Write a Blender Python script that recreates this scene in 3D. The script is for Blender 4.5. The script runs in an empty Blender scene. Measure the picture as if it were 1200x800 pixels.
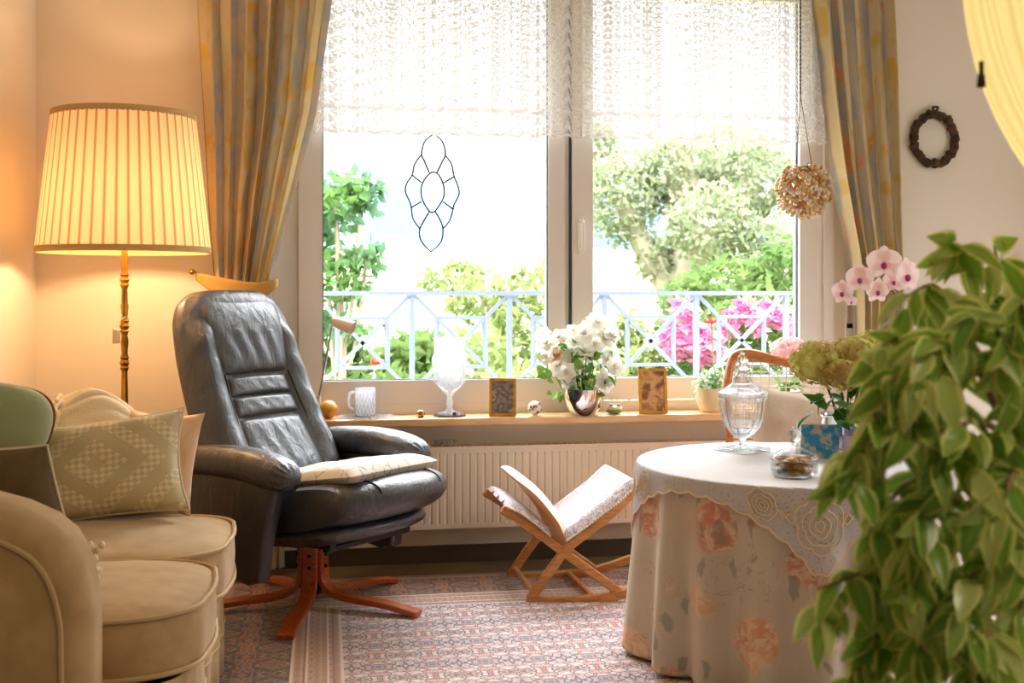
import bpy, math, random
from mathutils import Vector, Matrix, noise
R = random.Random(7)
PI = math.pi
S = bpy.context.scene
COL = S.collection
# ---------------------------------------------------------------- camera model
F_PX, HY, CAMH, YAW = 1350.0, 340.0, 1.2, math.radians(9.3)
FW = Vector((math.sin(YAW), math.cos(YAW), 0)); RT = Vector((math.cos(YAW), -math.sin(YAW), 0))
YW = 5.075           # inner face of the window wall
XL = -1.185          # inner face of the left wall
def P(px, py, d):    # point seen at px,py at distance d in front of the lens
    return FW*d + RT*((px-600)/F_PX*d) + Vector((0, 0, CAMH - (py-HY)/F_PX*d))
def W(px, py, Y):    # point on the plane y = Y
    u = (px-600)/F_PX
    return P(px, py, Y/(FW.y + u*RT.y))
def G(px, py, z=0.0):
    return P(px, py, (CAMH-z)*F_PX/(py-HY))
def V(*a): return Vector(a)
# ---------------------------------------------------------------- scene helpers
def tag(o, label=None, cat=None, group=None, kind=None):
    if label: o['label'] = label
    if cat: o['category'] = cat
    if group: o['group'] = group
    if kind: o['kind'] = kind
    return o
def thing(name, label, cat, loc=(0, 0, 0), rz=0.0, group=None):
    o = bpy.data.objects.new(name, None); COL.objects.link(o)
    o.empty_display_size = 0.05
    o.location = loc; o.rotation_euler = (0, 0, rz)
    return tag(o, label, cat, group)
def copy_tree(o, parent=None):
    c = o.copy(); COL.objects.link(c)
    if parent: c.parent = parent
    for ch in list(o.children): copy_tree(ch, c)
    return c
class MB:
    def __init__(s): s.v = []; s.f = []; s.uv = []
    def add(s, v, f, uv=None):
        b = len(s.v); s.v += [Vector(p) for p in v]
        s.uv += list(uv) if uv else [(p[0], p[2]) for p in v]
        s.f += [tuple(i+b for i in q) for q in f]; return s
    def box(s, a, b):
        x0, y0, z0 = a; x1, y1, z1 = b
        v = [(x0,y0,z0),(x1,y0,z0),(x1,y1,z0),(x0,y1,z0),(x0,y0,z1),(x1,y0,z1),(x1,y1,z1),(x0,y1,z1)]
        return s.add(v, [(0,3,2,1),(4,5,6,7),(0,1,5,4),(1,2,6,5),(2,3,7,6),(3,0,4,7)])
    def grid(s, fn, nu, nv, closeu=False, flip=False, uvf=None):
        v = []; uv = []
        for j in range(nv+1):
            for i in range(nu+(0 if closeu else 1)):
                v.append(fn(i/nu, j/nv)); uv.append(uvf(i/nu, j/nv) if uvf else (i/nu, j/nv))
        n = nu if closeu else nu+1; f = []
        for j in range(nv):
            for i in range(nu):
                q = (j*n+i, j*n+(i+1) % n, (j+1)*n+(i+1) % n, (j+1)*n+i)
                f.append(q[::-1] if flip else q)
        return s.add(v, f, uv)
    def lathe(s, prof, n=32, c=(0, 0, 0), cap=True, rfun=None):
        c = Vector(c); v = []; uv = []
        for k, (r, z) in enumerate(prof):
            for i in range(n):
                a = 2*PI*i/n; rr = r*(rfun(a, z, k) if rfun else 1)
                v.append(c+Vector((rr*math.cos(a), rr*math.sin(a), z))); uv.append((i/n, z))
        f = []
        for k in range(len(prof)-1):
            for i in range(n):
                f.append((k*n+i, k*n+(i+1) % n, (k+1)*n+(i+1) % n, (k+1)*n+i))
        if cap:
            if prof[0][0] > 1e-5: f.append(tuple(range(n))[::-1])
            if prof[-1][0] > 1e-5: f.append(tuple((len(prof)-1)*n+i for i in range(n)))
        return s.add(v, f, uv)
    def tube(s, pts, r, n=8, closed=False, cap=True):
        pts = [Vector(p) for p in pts]; m = len(pts)
        rr = r if isinstance(r, (list, tuple)) else [r]*m
        v = []; up = None; uv = []; L = 0
        for k in range(m):
            if closed: t = pts[(k+1) % m]-pts[k-1]
            else: t = pts[min(k+1, m-1)]-pts[max(k-1, 0)]
            if t.length < 1e-9: t = Vector((0, 0, 1))
            t.normalize()
            if up is None:
                up = Vector((0, 0, 1)) if abs(t.z) < .9 else Vector((1, 0, 0))
            a = up - t*up.dot(t)
            if a.length < 1e-6: a = t.orthogonal()
            a.normalize(); b = t.cross(a); up = a
            if k: L += (pts[k]-pts[k-1]).length
            for i in range(n):
                g = 2*PI*i/n
                v.append(pts[k]+(a*math.cos(g)+b*math.sin(g))*rr[k]); uv.append((i/n, L))
        f = []
        for k in range(m if closed else m-1):
            k2 = (k+1) % m
            for i in range(n):
                f.append((k*n+i, k*n+(i+1) % n, k2*n+(i+1) % n, k2*n+i))
        if cap and not closed:
            f.append(tuple(range(n))[::-1]); f.append(tuple((m-1)*n+i for i in range(n)))
        return s.add(v, f, uv)
    def bar(s, a, b, w, t, up=(0, 0, 1)):   # straight rectangular bar, w across `up x dir`, t along up
        a = Vector(a); b = Vector(b); d = (b-a).normalized(); up = Vector(up)
        x = d.cross(up)
        if x.length < 1e-5: x = d.orthogonal()
        x.normalize(); y = x.cross(d).normalized()
        v = []
        for p in (a, b):
            for sx, sy in ((-1,-1),(1,-1),(1,1),(-1,1)): v.append(p+x*sx*w/2+y*sy*t/2)
        return s.add(v, [(0,1,2,3),(7,6,5,4),(0,4,5,1),(1,5,6,2),(2,6,7,3),(3,7,4,0)])
    def strip(s, pts, side, w, t):   # a flat bent plank: path pts, width along side, thickness in plane
        pts = [Vector(p) for p in pts]; side = Vector(side).normalized(); v = []; m = len(pts)
        for k in range(m):
            tt = (pts[min(k+1, m-1)]-pts[max(k-1, 0)]).normalized(); n = tt.cross(side).normalized()
            for sx, sy in ((-1,-1),(1,-1),(1,1),(-1,1)): v.append(pts[k]+side*sx*w/2+n*sy*t/2)
        f = [(3,2,1,0), tuple((m-1)*4+i for i in range(4))]
        for k in range(m-1):
            for i in range(4): f.append((k*4+i, k*4+(i+1) % 4, (k+1)*4+(i+1) % 4, (k+1)*4+i))
        return s.add(v, f)
    def ell(s, c, r, nu=16, nv=10, p=2.0, q=2.0, M=None):   # superellipsoid
        c = Vector(c); v = []; uv = []
        sp = lambda x, e: math.copysign(abs(x)**(2/e), x)
        for j in range(nv+1):
            b = -PI/2+PI*j/nv
            for i in range(nu):
                a = 2*PI*i/nu
                pt = Vector((r[0]*sp(math.cos(a), p)*sp(math.cos(b), q), r[1]*sp(math.sin(a), p)*sp(math.cos(b), q), r[2]*sp(math.sin(b), q)))
                if M: pt = M @ pt
                v.append(c+pt); uv.append((i/nu, j/nv))
        f = []
        for j in range(nv):
            for i in range(nu): f.append((j*nu+i, j*nu+(i+1) % nu, (j+1)*nu+(i+1) % nu, (j+1)*nu+i))
        return s.add(v, f, uv)
    def prism(s, poly, y0, y1, bev=0.0, axis='y'):   # outline (a,b) extruded, softly bevelled
        n = len(poly); cx = sum(p[0] for p in poly)/n; cz = sum(p[1] for p in poly)/n
        nr = []
        for i in range(n):
            p0, p1, p2 = Vector(poly[i-1]), Vector(poly[i]), Vector(poly[(i+1) % n])
            e1 = (p1-p0); e2 = (p2-p1); e1.normalize(); e2.normalize()
            nn = Vector((e1.y+e2.y, -(e1.x+e2.x)))
            if nn.length < 1e-6: nn = p1-Vector((cx, cz))
            nn.normalize(); nr.append(nn)
        area = sum(poly[i-1][0]*poly[i][1]-poly[i][0]*poly[i-1][1] for i in range(n))
        sg = 1 if area > 0 else -1
        rings = []
        K = 5 if bev > 0 else 0
        if bev > 0:
            for k in range(K+1):
                a = PI/2*k/K; rings.append((bev*(1-math.sin(a)), y0+bev*(1-math.cos(a))))
            for k in range(K+1):
                a = PI/2*k/K; rings.append((bev*(1-math.cos(a)), y1-bev*(1-math.sin(a))))
        else: rings = [(0, y0), (0, y1)]
        v = []
        for ins, y in rings:
            for i in range(n):
                q = Vector(poly[i])-nr[i]*ins*sg
                v.append((q.x, y, q.y) if axis == 'y' else ((q.x, q.y, y) if axis == 'z' else (y, q.x, q.y)))
        f = [tuple(range(n)), tuple((len(rings)-1)*n+i for i in range(n))[::-1]]
        for k in range(len(rings)-1):
            for i in range(n): f.append((k*n+i, (k+1)*n+i, (k+1)*n+(i+1) % n, k*n+(i+1) % n))
        return s.add(v, f)
    def xf(s, M):
        s.v = [M @ p for p in s.v]; return s
    def build(s, name, mat, parent=None, smooth=True, world=False, loc=None, sub=0, bevel=0, auto=True, solid=0):
        me = bpy.data.meshes.new(name)
        vs = s.v
        if world and parent is not None:
            o0 = parent
            M = Matrix.Translation(o0.location) @ o0.rotation_euler.to_matrix().to_4x4()
            while o0.parent: o0 = o0.parent; M = (Matrix.Translation(o0.location) @ o0.rotation_euler.to_matrix().to_4x4()) @ M
            Mi = M.inverted(); vs = [Mi @ p for p in vs]
        if loc is not None:
            l = Vector(loc); vs = [p-l for p in vs]
        me.from_pydata([tuple(p) for p in vs], [], s.f); me.update()
        uvl = me.uv_layers.new(name='UVMap')
        lv = [0]*len(me.loops); me.loops.foreach_get('vertex_index', lv)
        flat = []
        for i in lv: flat += [s.uv[i][0], s.uv[i][1]]
        uvl.data.foreach_set('uv', flat)
        import bmesh
        bm = bmesh.new(); bm.from_mesh(me)
        if s.fixn and len(s.v) < 30000: bmesh.ops.remove_doubles(bm, verts=bm.verts, dist=2e-6)
        if s.fixn: bmesh.ops.recalc_face_normals(bm, faces=bm.faces)
        bm.to_mesh(me); bm.free()
        if smooth: me.polygons.foreach_set('use_smooth', [True]*len(me.polygons))
        me.materials.append(mat)
        o = bpy.data.objects.new(name, me); COL.objects.link(o)
        if loc is not None: o.location = loc
        if parent: o.parent = parent
        if solid:
            m = o.modifiers.new('s', 'SOLIDIFY'); m.thickness = solid; m.offset = 0
        if bevel:
            m = o.modifiers.new('b', 'BEVEL'); m.width = bevel; m.segments = 2; m.limit_method = 'ANGLE'; m.angle_limit = .6
        if sub:
            m = o.modifiers.new('u', 'SUBSURF'); m.levels = sub; m.render_levels = sub
        if smooth and auto:
            sm = []
            try: me.set_sharp_from_angle(angle=math.radians(42))
            except Exception: pass
        return o
    fixn = True
def struct(o): return tag(o, kind='structure')
def smooth_path(pts, k=6, closed=False):   # Catmull-Rom
    pts = [Vector(p) for p in pts]; out = []; n = len(pts)
    rng = range(n) if closed else range(n-1)
    for i in rng:
        p0 = pts[i-1] if (closed or i > 0) else pts[0]
        p1 = pts[i]; p2 = pts[(i+1) % n]; p3 = pts[(i+2) % n] if closed else pts[min(i+2, n-1)]
        for j in range(k):
            t = j/k
            out.append(.5*((2*p1)+(p2-p0)*t+(2*p0-5*p1+4*p2-p3)*t*t+(3*p1-p0-3*p2+p3)*t**3))
    if not closed: out.append(pts[-1])
    return out
def lerp(a, b, t): return a+(b-a)*t
def interp(tab, x):
    if x <= tab[0][0]: return tab[0][1]
    for (a, b), (c, d) in zip(tab, tab[1:]):
        if x <= c: return lerp(b, d, (x-a)/(c-a))
    return tab[-1][1]
def sstep(a, b, x):
    t = max(0, min(1, (x-a)/(b-a))); return t*t*(3-2*t)
# ---------------------------------------------------------------- materials
def lin(c):
    return tuple((x/255/12.92 if x/255 <= .04045 else ((x/255+.055)/1.055)**2.4) for x in c[:3])+(1,)
class NT:
    def __init__(s, name):
        s.m = bpy.data.materials.new(name); s.m.use_nodes = True; s.t = s.m.node_tree; s.t.nodes.clear()
        s.out = s.n('ShaderNodeOutputMaterial')
    def n(s, typ, _p=None, **kw):
        nd = s.t.nodes.new(typ)
        for k, v in (_p or {}).items(): setattr(nd, k, v)
        for k, v in kw.items():
            key = int(k[1:]) if k[0] == 'i' and k[1:].isdigit() else k.replace('_', ' ')
            s.put(nd, key, v)
        return nd
    def put(s, nd, key, v):
        inp = nd.inputs[key]
        if isinstance(v, bpy.types.NodeSocket): s.t.links.new(v, inp)
        elif isinstance(v, bpy.types.Node): s.t.links.new(v.outputs[0], inp)
        else: inp.default_value = v
    def math(s, op, a, b=0.0, c=None):
        kw = dict(i0=a, i1=b)
        if c is not None: kw['i2'] = c
        return s.n('ShaderNodeMath', {'operation': op}, **kw).outputs[0]
    def mix(s, f, a, b, mode='MIX'):
        nd = s.n('ShaderNodeMix', {'data_type': 'RGBA', 'blend_type': mode})
        s.put(nd, 0, f); s.put(nd, 6, a); s.put(nd, 7, b); return nd.outputs[2]
    def ramp(s, f, stops, interp='LINEAR'):
        nd = s.n('ShaderNodeValToRGB'); nd.color_ramp.interpolation = interp
        el = nd.color_ramp.elements
        while len(el) > 1: el.remove(el[0])
        el[0].position = stops[0][0]; el[0].color = stops[0][1]
        for p, c in stops[1:]:
            e = el.new(p); e.color = c
        s.put(nd, 0, f); return nd.outputs[0]
    def step(s, v, a, b):
        return s.n('ShaderNodeMapRange', {'interpolation_type': 'SMOOTHSTEP'}, Value=v, From_Min=a, From_Max=b).outputs[0]
    def coord(s, kind='Object'): return s.n('ShaderNodeTexCoord').outputs[kind]
    def sep(s, v): return s.n('ShaderNodeSeparateXYZ', i0=v).outputs
    def comb(s, x, y, z=0.0): return s.n('ShaderNodeCombineXYZ', i0=x, i1=y, i2=z).outputs[0]
    def noise(s, v, scale, detail=3, rough=.5, col=False, dist=0.0):
        return s.n('ShaderNodeTexNoise', Vector=v, Scale=scale, Detail=detail, Roughness=rough, Distortion=dist).outputs[1 if col else 0]
    def voro(s, v, scale, feat='F1', out='Distance', rand=1.0):
        return s.n('ShaderNodeTexVoronoi', {'feature': feat}, Vector=v, Scale=scale, Randomness=rand).outputs[out]
    def vmath(s, op, a, b):
        return s.n('ShaderNodeVectorMath', {'operation': op}, i0=a, i1=b).outputs[0]
    def bump(s, h, strength=.3, dist=.01):
        return s.n('ShaderNodeBump', Strength=strength, Distance=dist, Height=h).outputs[0]
    def pr(s, col, rough=.6, metal=0.0, **kw):
        kk = {'Base Color': col, 'Roughness': rough, 'Metallic': metal}; kk.update(kw)
        nd = s.n('ShaderNodeBsdfPrincipled')
        for k, v in kk.items(): s.put(nd, k.replace('_', ' '), v)
        return nd
    def done(s, sh):
        s.t.links.new(sh.outputs[0] if isinstance(sh, bpy.types.Node) else sh, s.out.inputs[0]); return s.m
    def mixsh(s, f, a, b):
        nd = s.n('ShaderNodeMixShader'); s.put(nd, 0, f)
        s.put(nd, 1, a); s.put(nd, 2, b); return nd
def simple(name, col, rough=.6, metal=0.0, var=0.0, vs=8.0, bump=0.0, bs=60.0, bd=.002, transl=0.0, col2=None, **kw):
    n = NT(name); co = n.coord()
    c = lin(col)
    if var or col2:
        c2 = lin(col2) if col2 else tuple(x*(1-var) for x in c[:3])+(1,)
        f = n.noise(co, vs, 4); c = n.mix(n.step(f, .35, .65), c, c2)
    if bump: kw['Normal'] = n.bump(n.noise(co, bs, 4), bump, bd)
    p = n.pr(c, rough, metal, **kw)
    if transl:
        t = n.n('ShaderNodeBsdfTranslucent', Color=c); p = n.mixsh(transl, p, t)
    return n.done(p)
def wood(name, c1, c2, rough=.4, scale=6, axis=(1, 12, 12), coat=0.3):
    n = NT(name); co = n.vmath('MULTIPLY', n.coord(), axis)
    f = n.noise(co, scale, 5, .6, dist=.6)
    c = n.mix(n.step(f, .3, .7), lin(c1), lin(c2))
    return n.done(n.pr(c, rough, 0, Coat_Weight=coat, Coat_Roughness=.25, Normal=n.bump(f, .08, .002)))
def glassmat(name, col=(255, 255, 255), rough=0.0, ior=1.45):
    n = NT(name)
    return n.done(n.n('ShaderNodeBsdfGlass', Color=lin(col), Roughness=rough, IOR=ior))
MAT = {}
MAT['plaster'] = simple('cream_plaster', (236, 226, 210), .9, bump=.05, bs=90)
MAT['plaster_sill'] = simple('pale_plaster', (228, 214, 198), .9, bump=.05, bs=90)
MAT['ceiling'] = simple('ceiling_paint', (238, 230, 220), .9)
MAT['pvc'] = simple('white_window_plastic', (236, 230, 226), .35)
MAT['white_gloss'] = simple('white_enamel', (240, 236, 230), .3)
MAT['gasket'] = simple('dark_gasket', (58, 66, 84), .6)
MAT['radiator'] = simple('radiator_enamel', (238, 222, 200), .4)
MAT['skirting'] = simple('dark_skirting', (74, 62, 42), .6)
MAT['sillwood'] = wood('sill_oak', (240, 200, 150), (220, 170, 116), .35, 5)
MAT['cherry'] = wood('laminated_cherry_wood', (190, 92, 40), (158, 68, 26), .3, 7)
MAT['beech'] = wood('honey_beech_wood', (206, 146, 78), (176, 112, 50), .4, 7)
MAT['rattan'] = wood('honey_rattan', (204, 126, 52), (170, 92, 32), .4, 9)
MAT['darkwood'] = wood('dark_brown_wood', (66, 40, 26), (42, 24, 16), .5, 7)
MAT['brass'] = simple('aged_brass', (196, 148, 62), .28, .9, var=.3, vs=25)
MAT['gold'] = simple('gilt_frame', (224, 170, 74), .35, .4, var=.25, vs=40)
MAT['silver'] = simple('polished_silver', (232, 230, 228), .08, 1.0)
MAT['chrome'] = simple('grey_metal', (170, 172, 176), .3, .9)
MAT['blackmetal'] = simple('black_metal', (26, 26, 28), .4, .3)
MAT['bolt'] = simple('dark_bolt', (30, 26, 24), .4, .6)
MAT['wicker_white'] = simple('pale_wicker', (222, 214, 204), .6)
MAT['lawn'] = simple('lawn', (112, 122, 86), .95, var=.3, vs=3)
MAT['paving'] = simple('balcony_stone', (196, 190, 182), .9)
MAT['railing'] = simple('pale_blue_grey_paint', (112, 124, 150), .5)
MAT['facade'] = simple('outer_render', (214, 206, 196), .9)
def floor_mat():
    n = NT('dark_carpet'); co = n.coord()
    f = n.noise(co, 180, 3); g = n.noise(co, 3, 3)
    c = n.mix(n.step(g, .3, .7), lin((112, 92, 58)), lin((92, 78, 50)))
    return n.done(n.pr(c, .95, Normal=n.bump(f, .4, .004)))
MAT['carpet'] = floor_mat()
def leather():
    n = NT('black_leather'); co = n.coord()
    g = n.voro(co, 260, 'DISTANCE_TO_EDGE'); w = n.noise(n.vmath('MULTIPLY', co, (9, 9, 3.5)), 2.2, 4, .55, dist=.8)
    h = n.math('ADD', n.math('MULTIPLY', n.step(g, 0, .08), .06), n.math('MULTIPLY', w, 1.6))
    c = n.mix(n.noise(co, 4, 3), lin((38, 42, 52)), lin((24, 26, 33)))
    return n.done(n.pr(c, .34, 0, Specular_IOR_Level=.9, Coat_Weight=.45, Coat_Roughness=.3, Normal=n.bump(h, .45, .02)))
MAT['leather'] = leather()
MAT['leather_seam'] = simple('leather_seam', (22, 24, 30), .5)
def sofa_mat():
    n = NT('olive_beige_velour'); co = n.coord()
    f = n.noise(co, 14, 4); g = n.noise(co, 500, 2)
    c = n.mix(n.step(f, .3, .7), lin((192, 162, 118)), lin((176, 146, 102)))
    return n.done(n.pr(c, .8, 0, Sheen_Weight=.5, Sheen_Roughness=.35, Sheen_Tint=lin((255, 240, 215)), Normal=n.bump(g, .25, .002)))
MAT['sofa'] = sofa_mat()
MAT['sofa_piping'] = simple('sofa_piping', (196, 166, 122), .7)
MAT['green_cushion'] = simple('sage_green_cloth', (144, 156, 112), .8, bump=.5, bs=9, bd=.02, Sheen_Weight=.3)
MAT['brown_cushion'] = simple('brown_olive_cloth', (102, 82, 50), .85, var=.2, vs=12, bump=.4, bs=200)
MAT['brown_trim'] = simple('brown_cloth', (128, 74, 34), .8)
MAT['pink_cushion'] = simple('peach_satin', (222, 184, 144), .5, bump=.4, bs=7, bd=.02, Sheen_Weight=.4)
MAT['cream_knit'] = simple('cream_knit', (240, 222, 190), .9, bump=.6, bs=120, bd=.004)
MAT['beige_cushion'] = simple('beige_linen', (196, 176, 156), .9, bump=.4, bs=10, bd=.02)
MAT['piping_light'] = simple('pale_piping', (214, 200, 176), .8)
def embroidered():
    n = NT('embroidered_linen'); u, v, _ = n.sep(n.coord('UV'))
    a = n.math('ABSOLUTE', n.math('SUBTRACT', u, .5)); b = n.math('ABSOLUTE', n.math('SUBTRACT', v, .5))
    d = n.math('ADD', n.math('MULTIPLY', a, 1.3), b)
    pp = n.math('PINGPONG', d, .14)
    bandm = n.step(n.math('PINGPONG', d, .16), .07, .09)
    ck = n.n('ShaderNodeTexChecker', Vector=n.n('ShaderNodeMapping', Vector=n.coord('UV'), Rotation=(0, 0, PI/4), Scale=(34, 24, 1)), Scale=1.0).outputs[1]
    st = n.math('MULTIPLY', bandm, ck)
    g = n.noise(n.coord('UV'), 260, 2)
    c = n.mix(st, lin((204, 188, 146)), lin((230, 214, 174)))
    return n.done(n.pr(c, .85, 0, Sheen_Weight=.3, Normal=n.bump(n.math('ADD', st, n.math('MULTIPLY', g, .5)), .6, .004)))
MAT['embroidered'] = embroidered()
def curtain():
    n = NT('watercolour_curtain'); uv = n.coord('UV'); u, v, _ = n.sep(uv)
    st = n.math('PINGPONG', u, .11)
    stripe = n.step(n.math('ADD', st, n.math('MULTIPLY', n.math('SUBTRACT', n.noise(uv, 5, 2), .5), .06)), .045, .065)
    w = n.noise(n.comb(n.math('MULTIPLY', u, 4.5), n.math('MULTIPLY', v, 4.0)), 1.3, 3, .55, dist=.7)
    w2 = n.noise(n.comb(n.math('ADD', n.math('MULTIPLY', u, 6.0), 9.0), n.math('MULTIPLY', v, 5.0)), 1.5, 3, .5, dist=.5)
    warm = n.ramp(w, [(.3, lin((172, 168, 158))), (.42, lin((150, 158, 176))), (.5, lin((178, 170, 156))), (.60, lin((176, 168, 150))), (.66, lin((216, 140, 104))), (.76, lin((214, 180, 90)))])
    base = n.mix(n.step(w2, .5, .66), lin((226, 206, 160)), lin((226, 190, 100)))
    c = n.mix(n.math('MULTIPLY', stripe, .85), base, warm)
    g = n.noise(uv, 300, 2)
    p = n.pr(c, .65, 0, Sheen_Weight=.25, Normal=n.bump(g, .15, .002))
    t = n.n('ShaderNodeBsdfTranslucent', Color=c)
    return n.done(n.mixsh(.34, p, t))
MAT['curtain'] = curtain()
MAT['tieback'] = simple('ochre_tieback', (190, 148, 72), .7, transl=.1)
def lace():
    n = NT('floral_lace'); uv = n.coord('UV'); u, v, _ = n.sep(uv)
    tu = n.math('PINGPONG', u, .031); tv = n.math('MODULO', v, .062)
    cell = n.comb(n.math('MULTIPLY', tu, 1.0), n.math('ADD', tv, n.math('MULTIPLY', n.math('FLOOR', n.math('DIVIDE', u, .062)), .13)))
    e = n.noise(cell, 58, 2, .6, dist=1.6)
    thr = n.step(e, .48, .54)
    m = n.voro(cell, 55, 'DISTANCE_TO_EDGE')
    ln = n.math('SUBTRACT', 1.0, n.step(m, .03, .09))
    a = n.math('MAXIMUM', thr, n.math('MULTIPLY', ln, .55))
    # hem band: v measured from the hem upward
    band = n.math('MULTIPLY', n.step(v, .10, .106), n.math('SUBTRACT', 1.0, n.step(v, .116, .122)))
    hem = n.math('SUBTRACT', 1.0, n.step(v, .008, .016))
    a = n.math('MAXIMUM', a, n.math('MAXIMUM', band, hem))
    al = n.math('ADD', .14, n.math('MULTIPLY', a, .80))
    cc = lin((236, 232, 230))
    d = n.n('ShaderNodeBsdfDiffuse', Color=cc); t = n.n('ShaderNodeBsdfTranslucent', Color=cc)
    cl = n.mixsh(.13, d, t)
    return n.done(n.mixsh(al, n.n('ShaderNodeBsdfTransparent'), cl))
MAT['lace'] = lace()
def rug():
    n = NT('persian_rug'); co = n.coord(); x, y, _ = n.sep(co)
    # object origin sits at the centre of the rug; half sizes 1.55 x 1.65
    dx = n.math('SUBTRACT', RUG_HX, n.math('ABSOLUTE', x)); dy = n.math('SUBTRACT', RUG_HY, n.math('ABSOLUTE', y))
    d = n.math('MINIMUM', dx, dy)
    def tile(sx, sy, sc, dist=.0):
        return n.comb(n.math('PINGPONG', x, sx), n.math('PINGPONG', y, sy), 0.0), sc
    t1, s1 = tile(.085, .11, 26)
    c1 = n.noise(t1, s1, 2, .5, dist=1.0)
    e1 = n.voro(t1, 30, 'DISTANCE_TO_EDGE')
    field = n.ramp(c1, [(.30, lin((236, 226, 222))), (.43, lin((204, 104, 96))), (.47, lin((238, 214, 204))), (.52, lin((78, 88, 132))), (.555, lin((240, 230, 226))), (.61, lin((188, 82, 78)))], 'CONSTANT')
    field = n.mix(n.math('SUBTRACT', 1.0, n.step(e1, .02, .08)), field, lin((70, 74, 104)))
    t2, _ = tile(.09, .09, 1)
    c2 = n.noise(t2, 24, 2, .5, dist=.9)
    outer = n.ramp(c2, [(.30, lin((30, 30, 46))), (.44, lin((190, 104, 50))), (.485, lin((34, 32, 48))), (.53, lin((214, 170, 116))), (.565, lin((40, 32, 40)))], 'CONSTANT')
    t3, _ = tile(.03, .03, 1)
    c3 = n.noise(t3, 60, 1, .5, dist=1.0)
    guard = n.ramp(c3, [(.3, lin((176, 132, 112))), (.48, lin((206, 180, 160))), (.58, lin((124, 92, 92)))], 'CONSTANT')
    def band(a, b): return n.math('MULTIPLY', n.math('GREATER_THAN', d, a), n.math('LESS_THAN', d, b))
    c = n.mix(n.math('GREATER_THAN', d, .47), outer, field)
    c = n.mix(band(.31, .47), c, guard)
    for a, b, k in ((.305, .315, (236, 220, 200)), (.345, .352, (150, 80, 76)), (.352, .36, (236, 220, 200)), (.42, .427, (236, 222, 206)), (.437, .444, (150, 86, 82)), (.462, .472, (238, 228, 218)), (.0, .03, (88, 58, 44)), (.03, .06, (170, 130, 100))):
        c = n.mix(band(a, b), c, lin(k))
    fz = n.noise(co, 420, 2); dust = n.noise(co, 3, 3)
    c = n.mix(n.math('MULTIPLY', dust, .15), c, lin((200, 176, 168)))
    return n.done(n.pr(c, .8, 0, Sheen_Weight=.6, Sheen_Roughness=.4, Normal=n.bump(fz, .5, .004)))
RUG_HX, RUG_HY = 1.6, 1.7
MAT['rug'] = rug()
def floral():
    n = NT('floral_tablecloth'); uv = n.coord('UV')
    wob = n.noise(uv, 7, 3, col=True); q = n.vmath('ADD', uv, n.vmath('MULTIPLY', n.vmath('SUBTRACT', wob, (.5, .5, .5)), (.12, .12, 0)))
    d1 = n.voro(q, 6.2); k1 = n.voro(q, 6.2, out='Color'); r = n.sep(k1)
    fl = n.math('SUBTRACT', 1.0, n.step(d1, .36, .55))
    pet = n.noise(q, 26, 3, .6, dist=1.2)
    flc = n.ramp(r[0], [(0, lin((212, 144, 96))), (.3, lin((200, 124, 100))), (.5, lin((150, 142, 126))), (.7, lin((214, 158, 108))), (.85, lin((196, 158, 142)))], 'CONSTANT')
    flc = n.mix(n.step(pet, .4, .62), flc, lin((226, 196, 164)))
    base = n.mix(n.noise(uv, 4, 3), lin((204, 194, 176)), lin((188, 172, 148)))
    c = n.mix(n.math('MULTIPLY', fl, n.math('MULTIPLY', n.math('GREATER_THAN', r[1], .2), .85)), base, flc)
    q2 = n.n('ShaderNodeMapping', Vector=q, Location=(3.1, 1.7, 0), Rotation=(0, 0, .6), Scale=(1, .45, 1)).outputs[0]
    d2 = n.voro(q2, 17); k2 = n.sep(n.voro(q2, 17, out='Color'))
    lf = n.math('MULTIPLY', n.math('SUBTRACT', 1.0, n.step(n.math('ADD', d2, n.math('MULTIPLY', n.math('SUBTRACT', n.noise(q2, 60, 2), .5), .35)), .22, .34)), n.math('GREATER_THAN', k2[0], .42))
    c = n.mix(n.math('MULTIPLY', lf, .6), c, lin((130, 128, 112)))
    e = n.noise(q, 9, 1, .5, dist=2.5); stem = n.math('SUBTRACT', 1.0, n.step(n.math('ABSOLUTE', n.math('SUBTRACT', e, .5)), .004, .012))
    c = n.mix(n.math('MULTIPLY', n.math('MULTIPLY', stem, .45), n.step(n.noise(q, 3, 2), .5, .56)), c, lin((126, 116, 96)))
    g = n.noise(uv, 400, 2)
    return n.done(n.pr(c, .8, 0, Sheen_Weight=.2, Normal=n.bump(g, .2, .002)))
MAT['floral'] = floral()
def topcloth():
    n = NT('white_cutwork_cloth'); uv = n.coord('UV'); u, v, _ = n.sep(uv)
    g = n.noise(uv, 300, 2)
    p = n.pr(lin((222, 218, 219)), .75, 0, Normal=n.bump(g, .15, .002), Sheen_Weight=.2)
    fall = n.step(v, 1.0, 1.03)       # v = radius / table radius: past 1 the cloth hangs as fine net
    net = n.math('MULTIPLY', fall, .34)
    hole = n.math('MULTIPLY', n.step(n.noise(uv, 60, 2), .62, .66), .5)
    al = n.math('SUBTRACT', 1.0, n.math('MULTIPLY', n.math('ADD', net, n.math('MULTIPLY', hole, fall)), 1.0))
    return n.done(n.mixsh(al, n.n('ShaderNodeBsdfTransparent'), p))
MAT['topcloth'] = topcloth()
MAT['lace_thread'] = simple('lace_thread', (238, 214, 176), .7)
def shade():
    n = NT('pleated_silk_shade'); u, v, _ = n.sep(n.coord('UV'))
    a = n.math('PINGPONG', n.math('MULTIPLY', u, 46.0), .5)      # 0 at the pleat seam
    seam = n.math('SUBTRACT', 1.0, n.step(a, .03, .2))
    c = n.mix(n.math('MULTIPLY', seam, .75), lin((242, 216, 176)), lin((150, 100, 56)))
    p = n.n('ShaderNodeBsdfDiffuse', Color=c); t = n.n('ShaderNodeBsdfTranslucent', Color=c)
    return n.done(n.mixsh(.27, p, t))
MAT['shade'] = shade()
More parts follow.
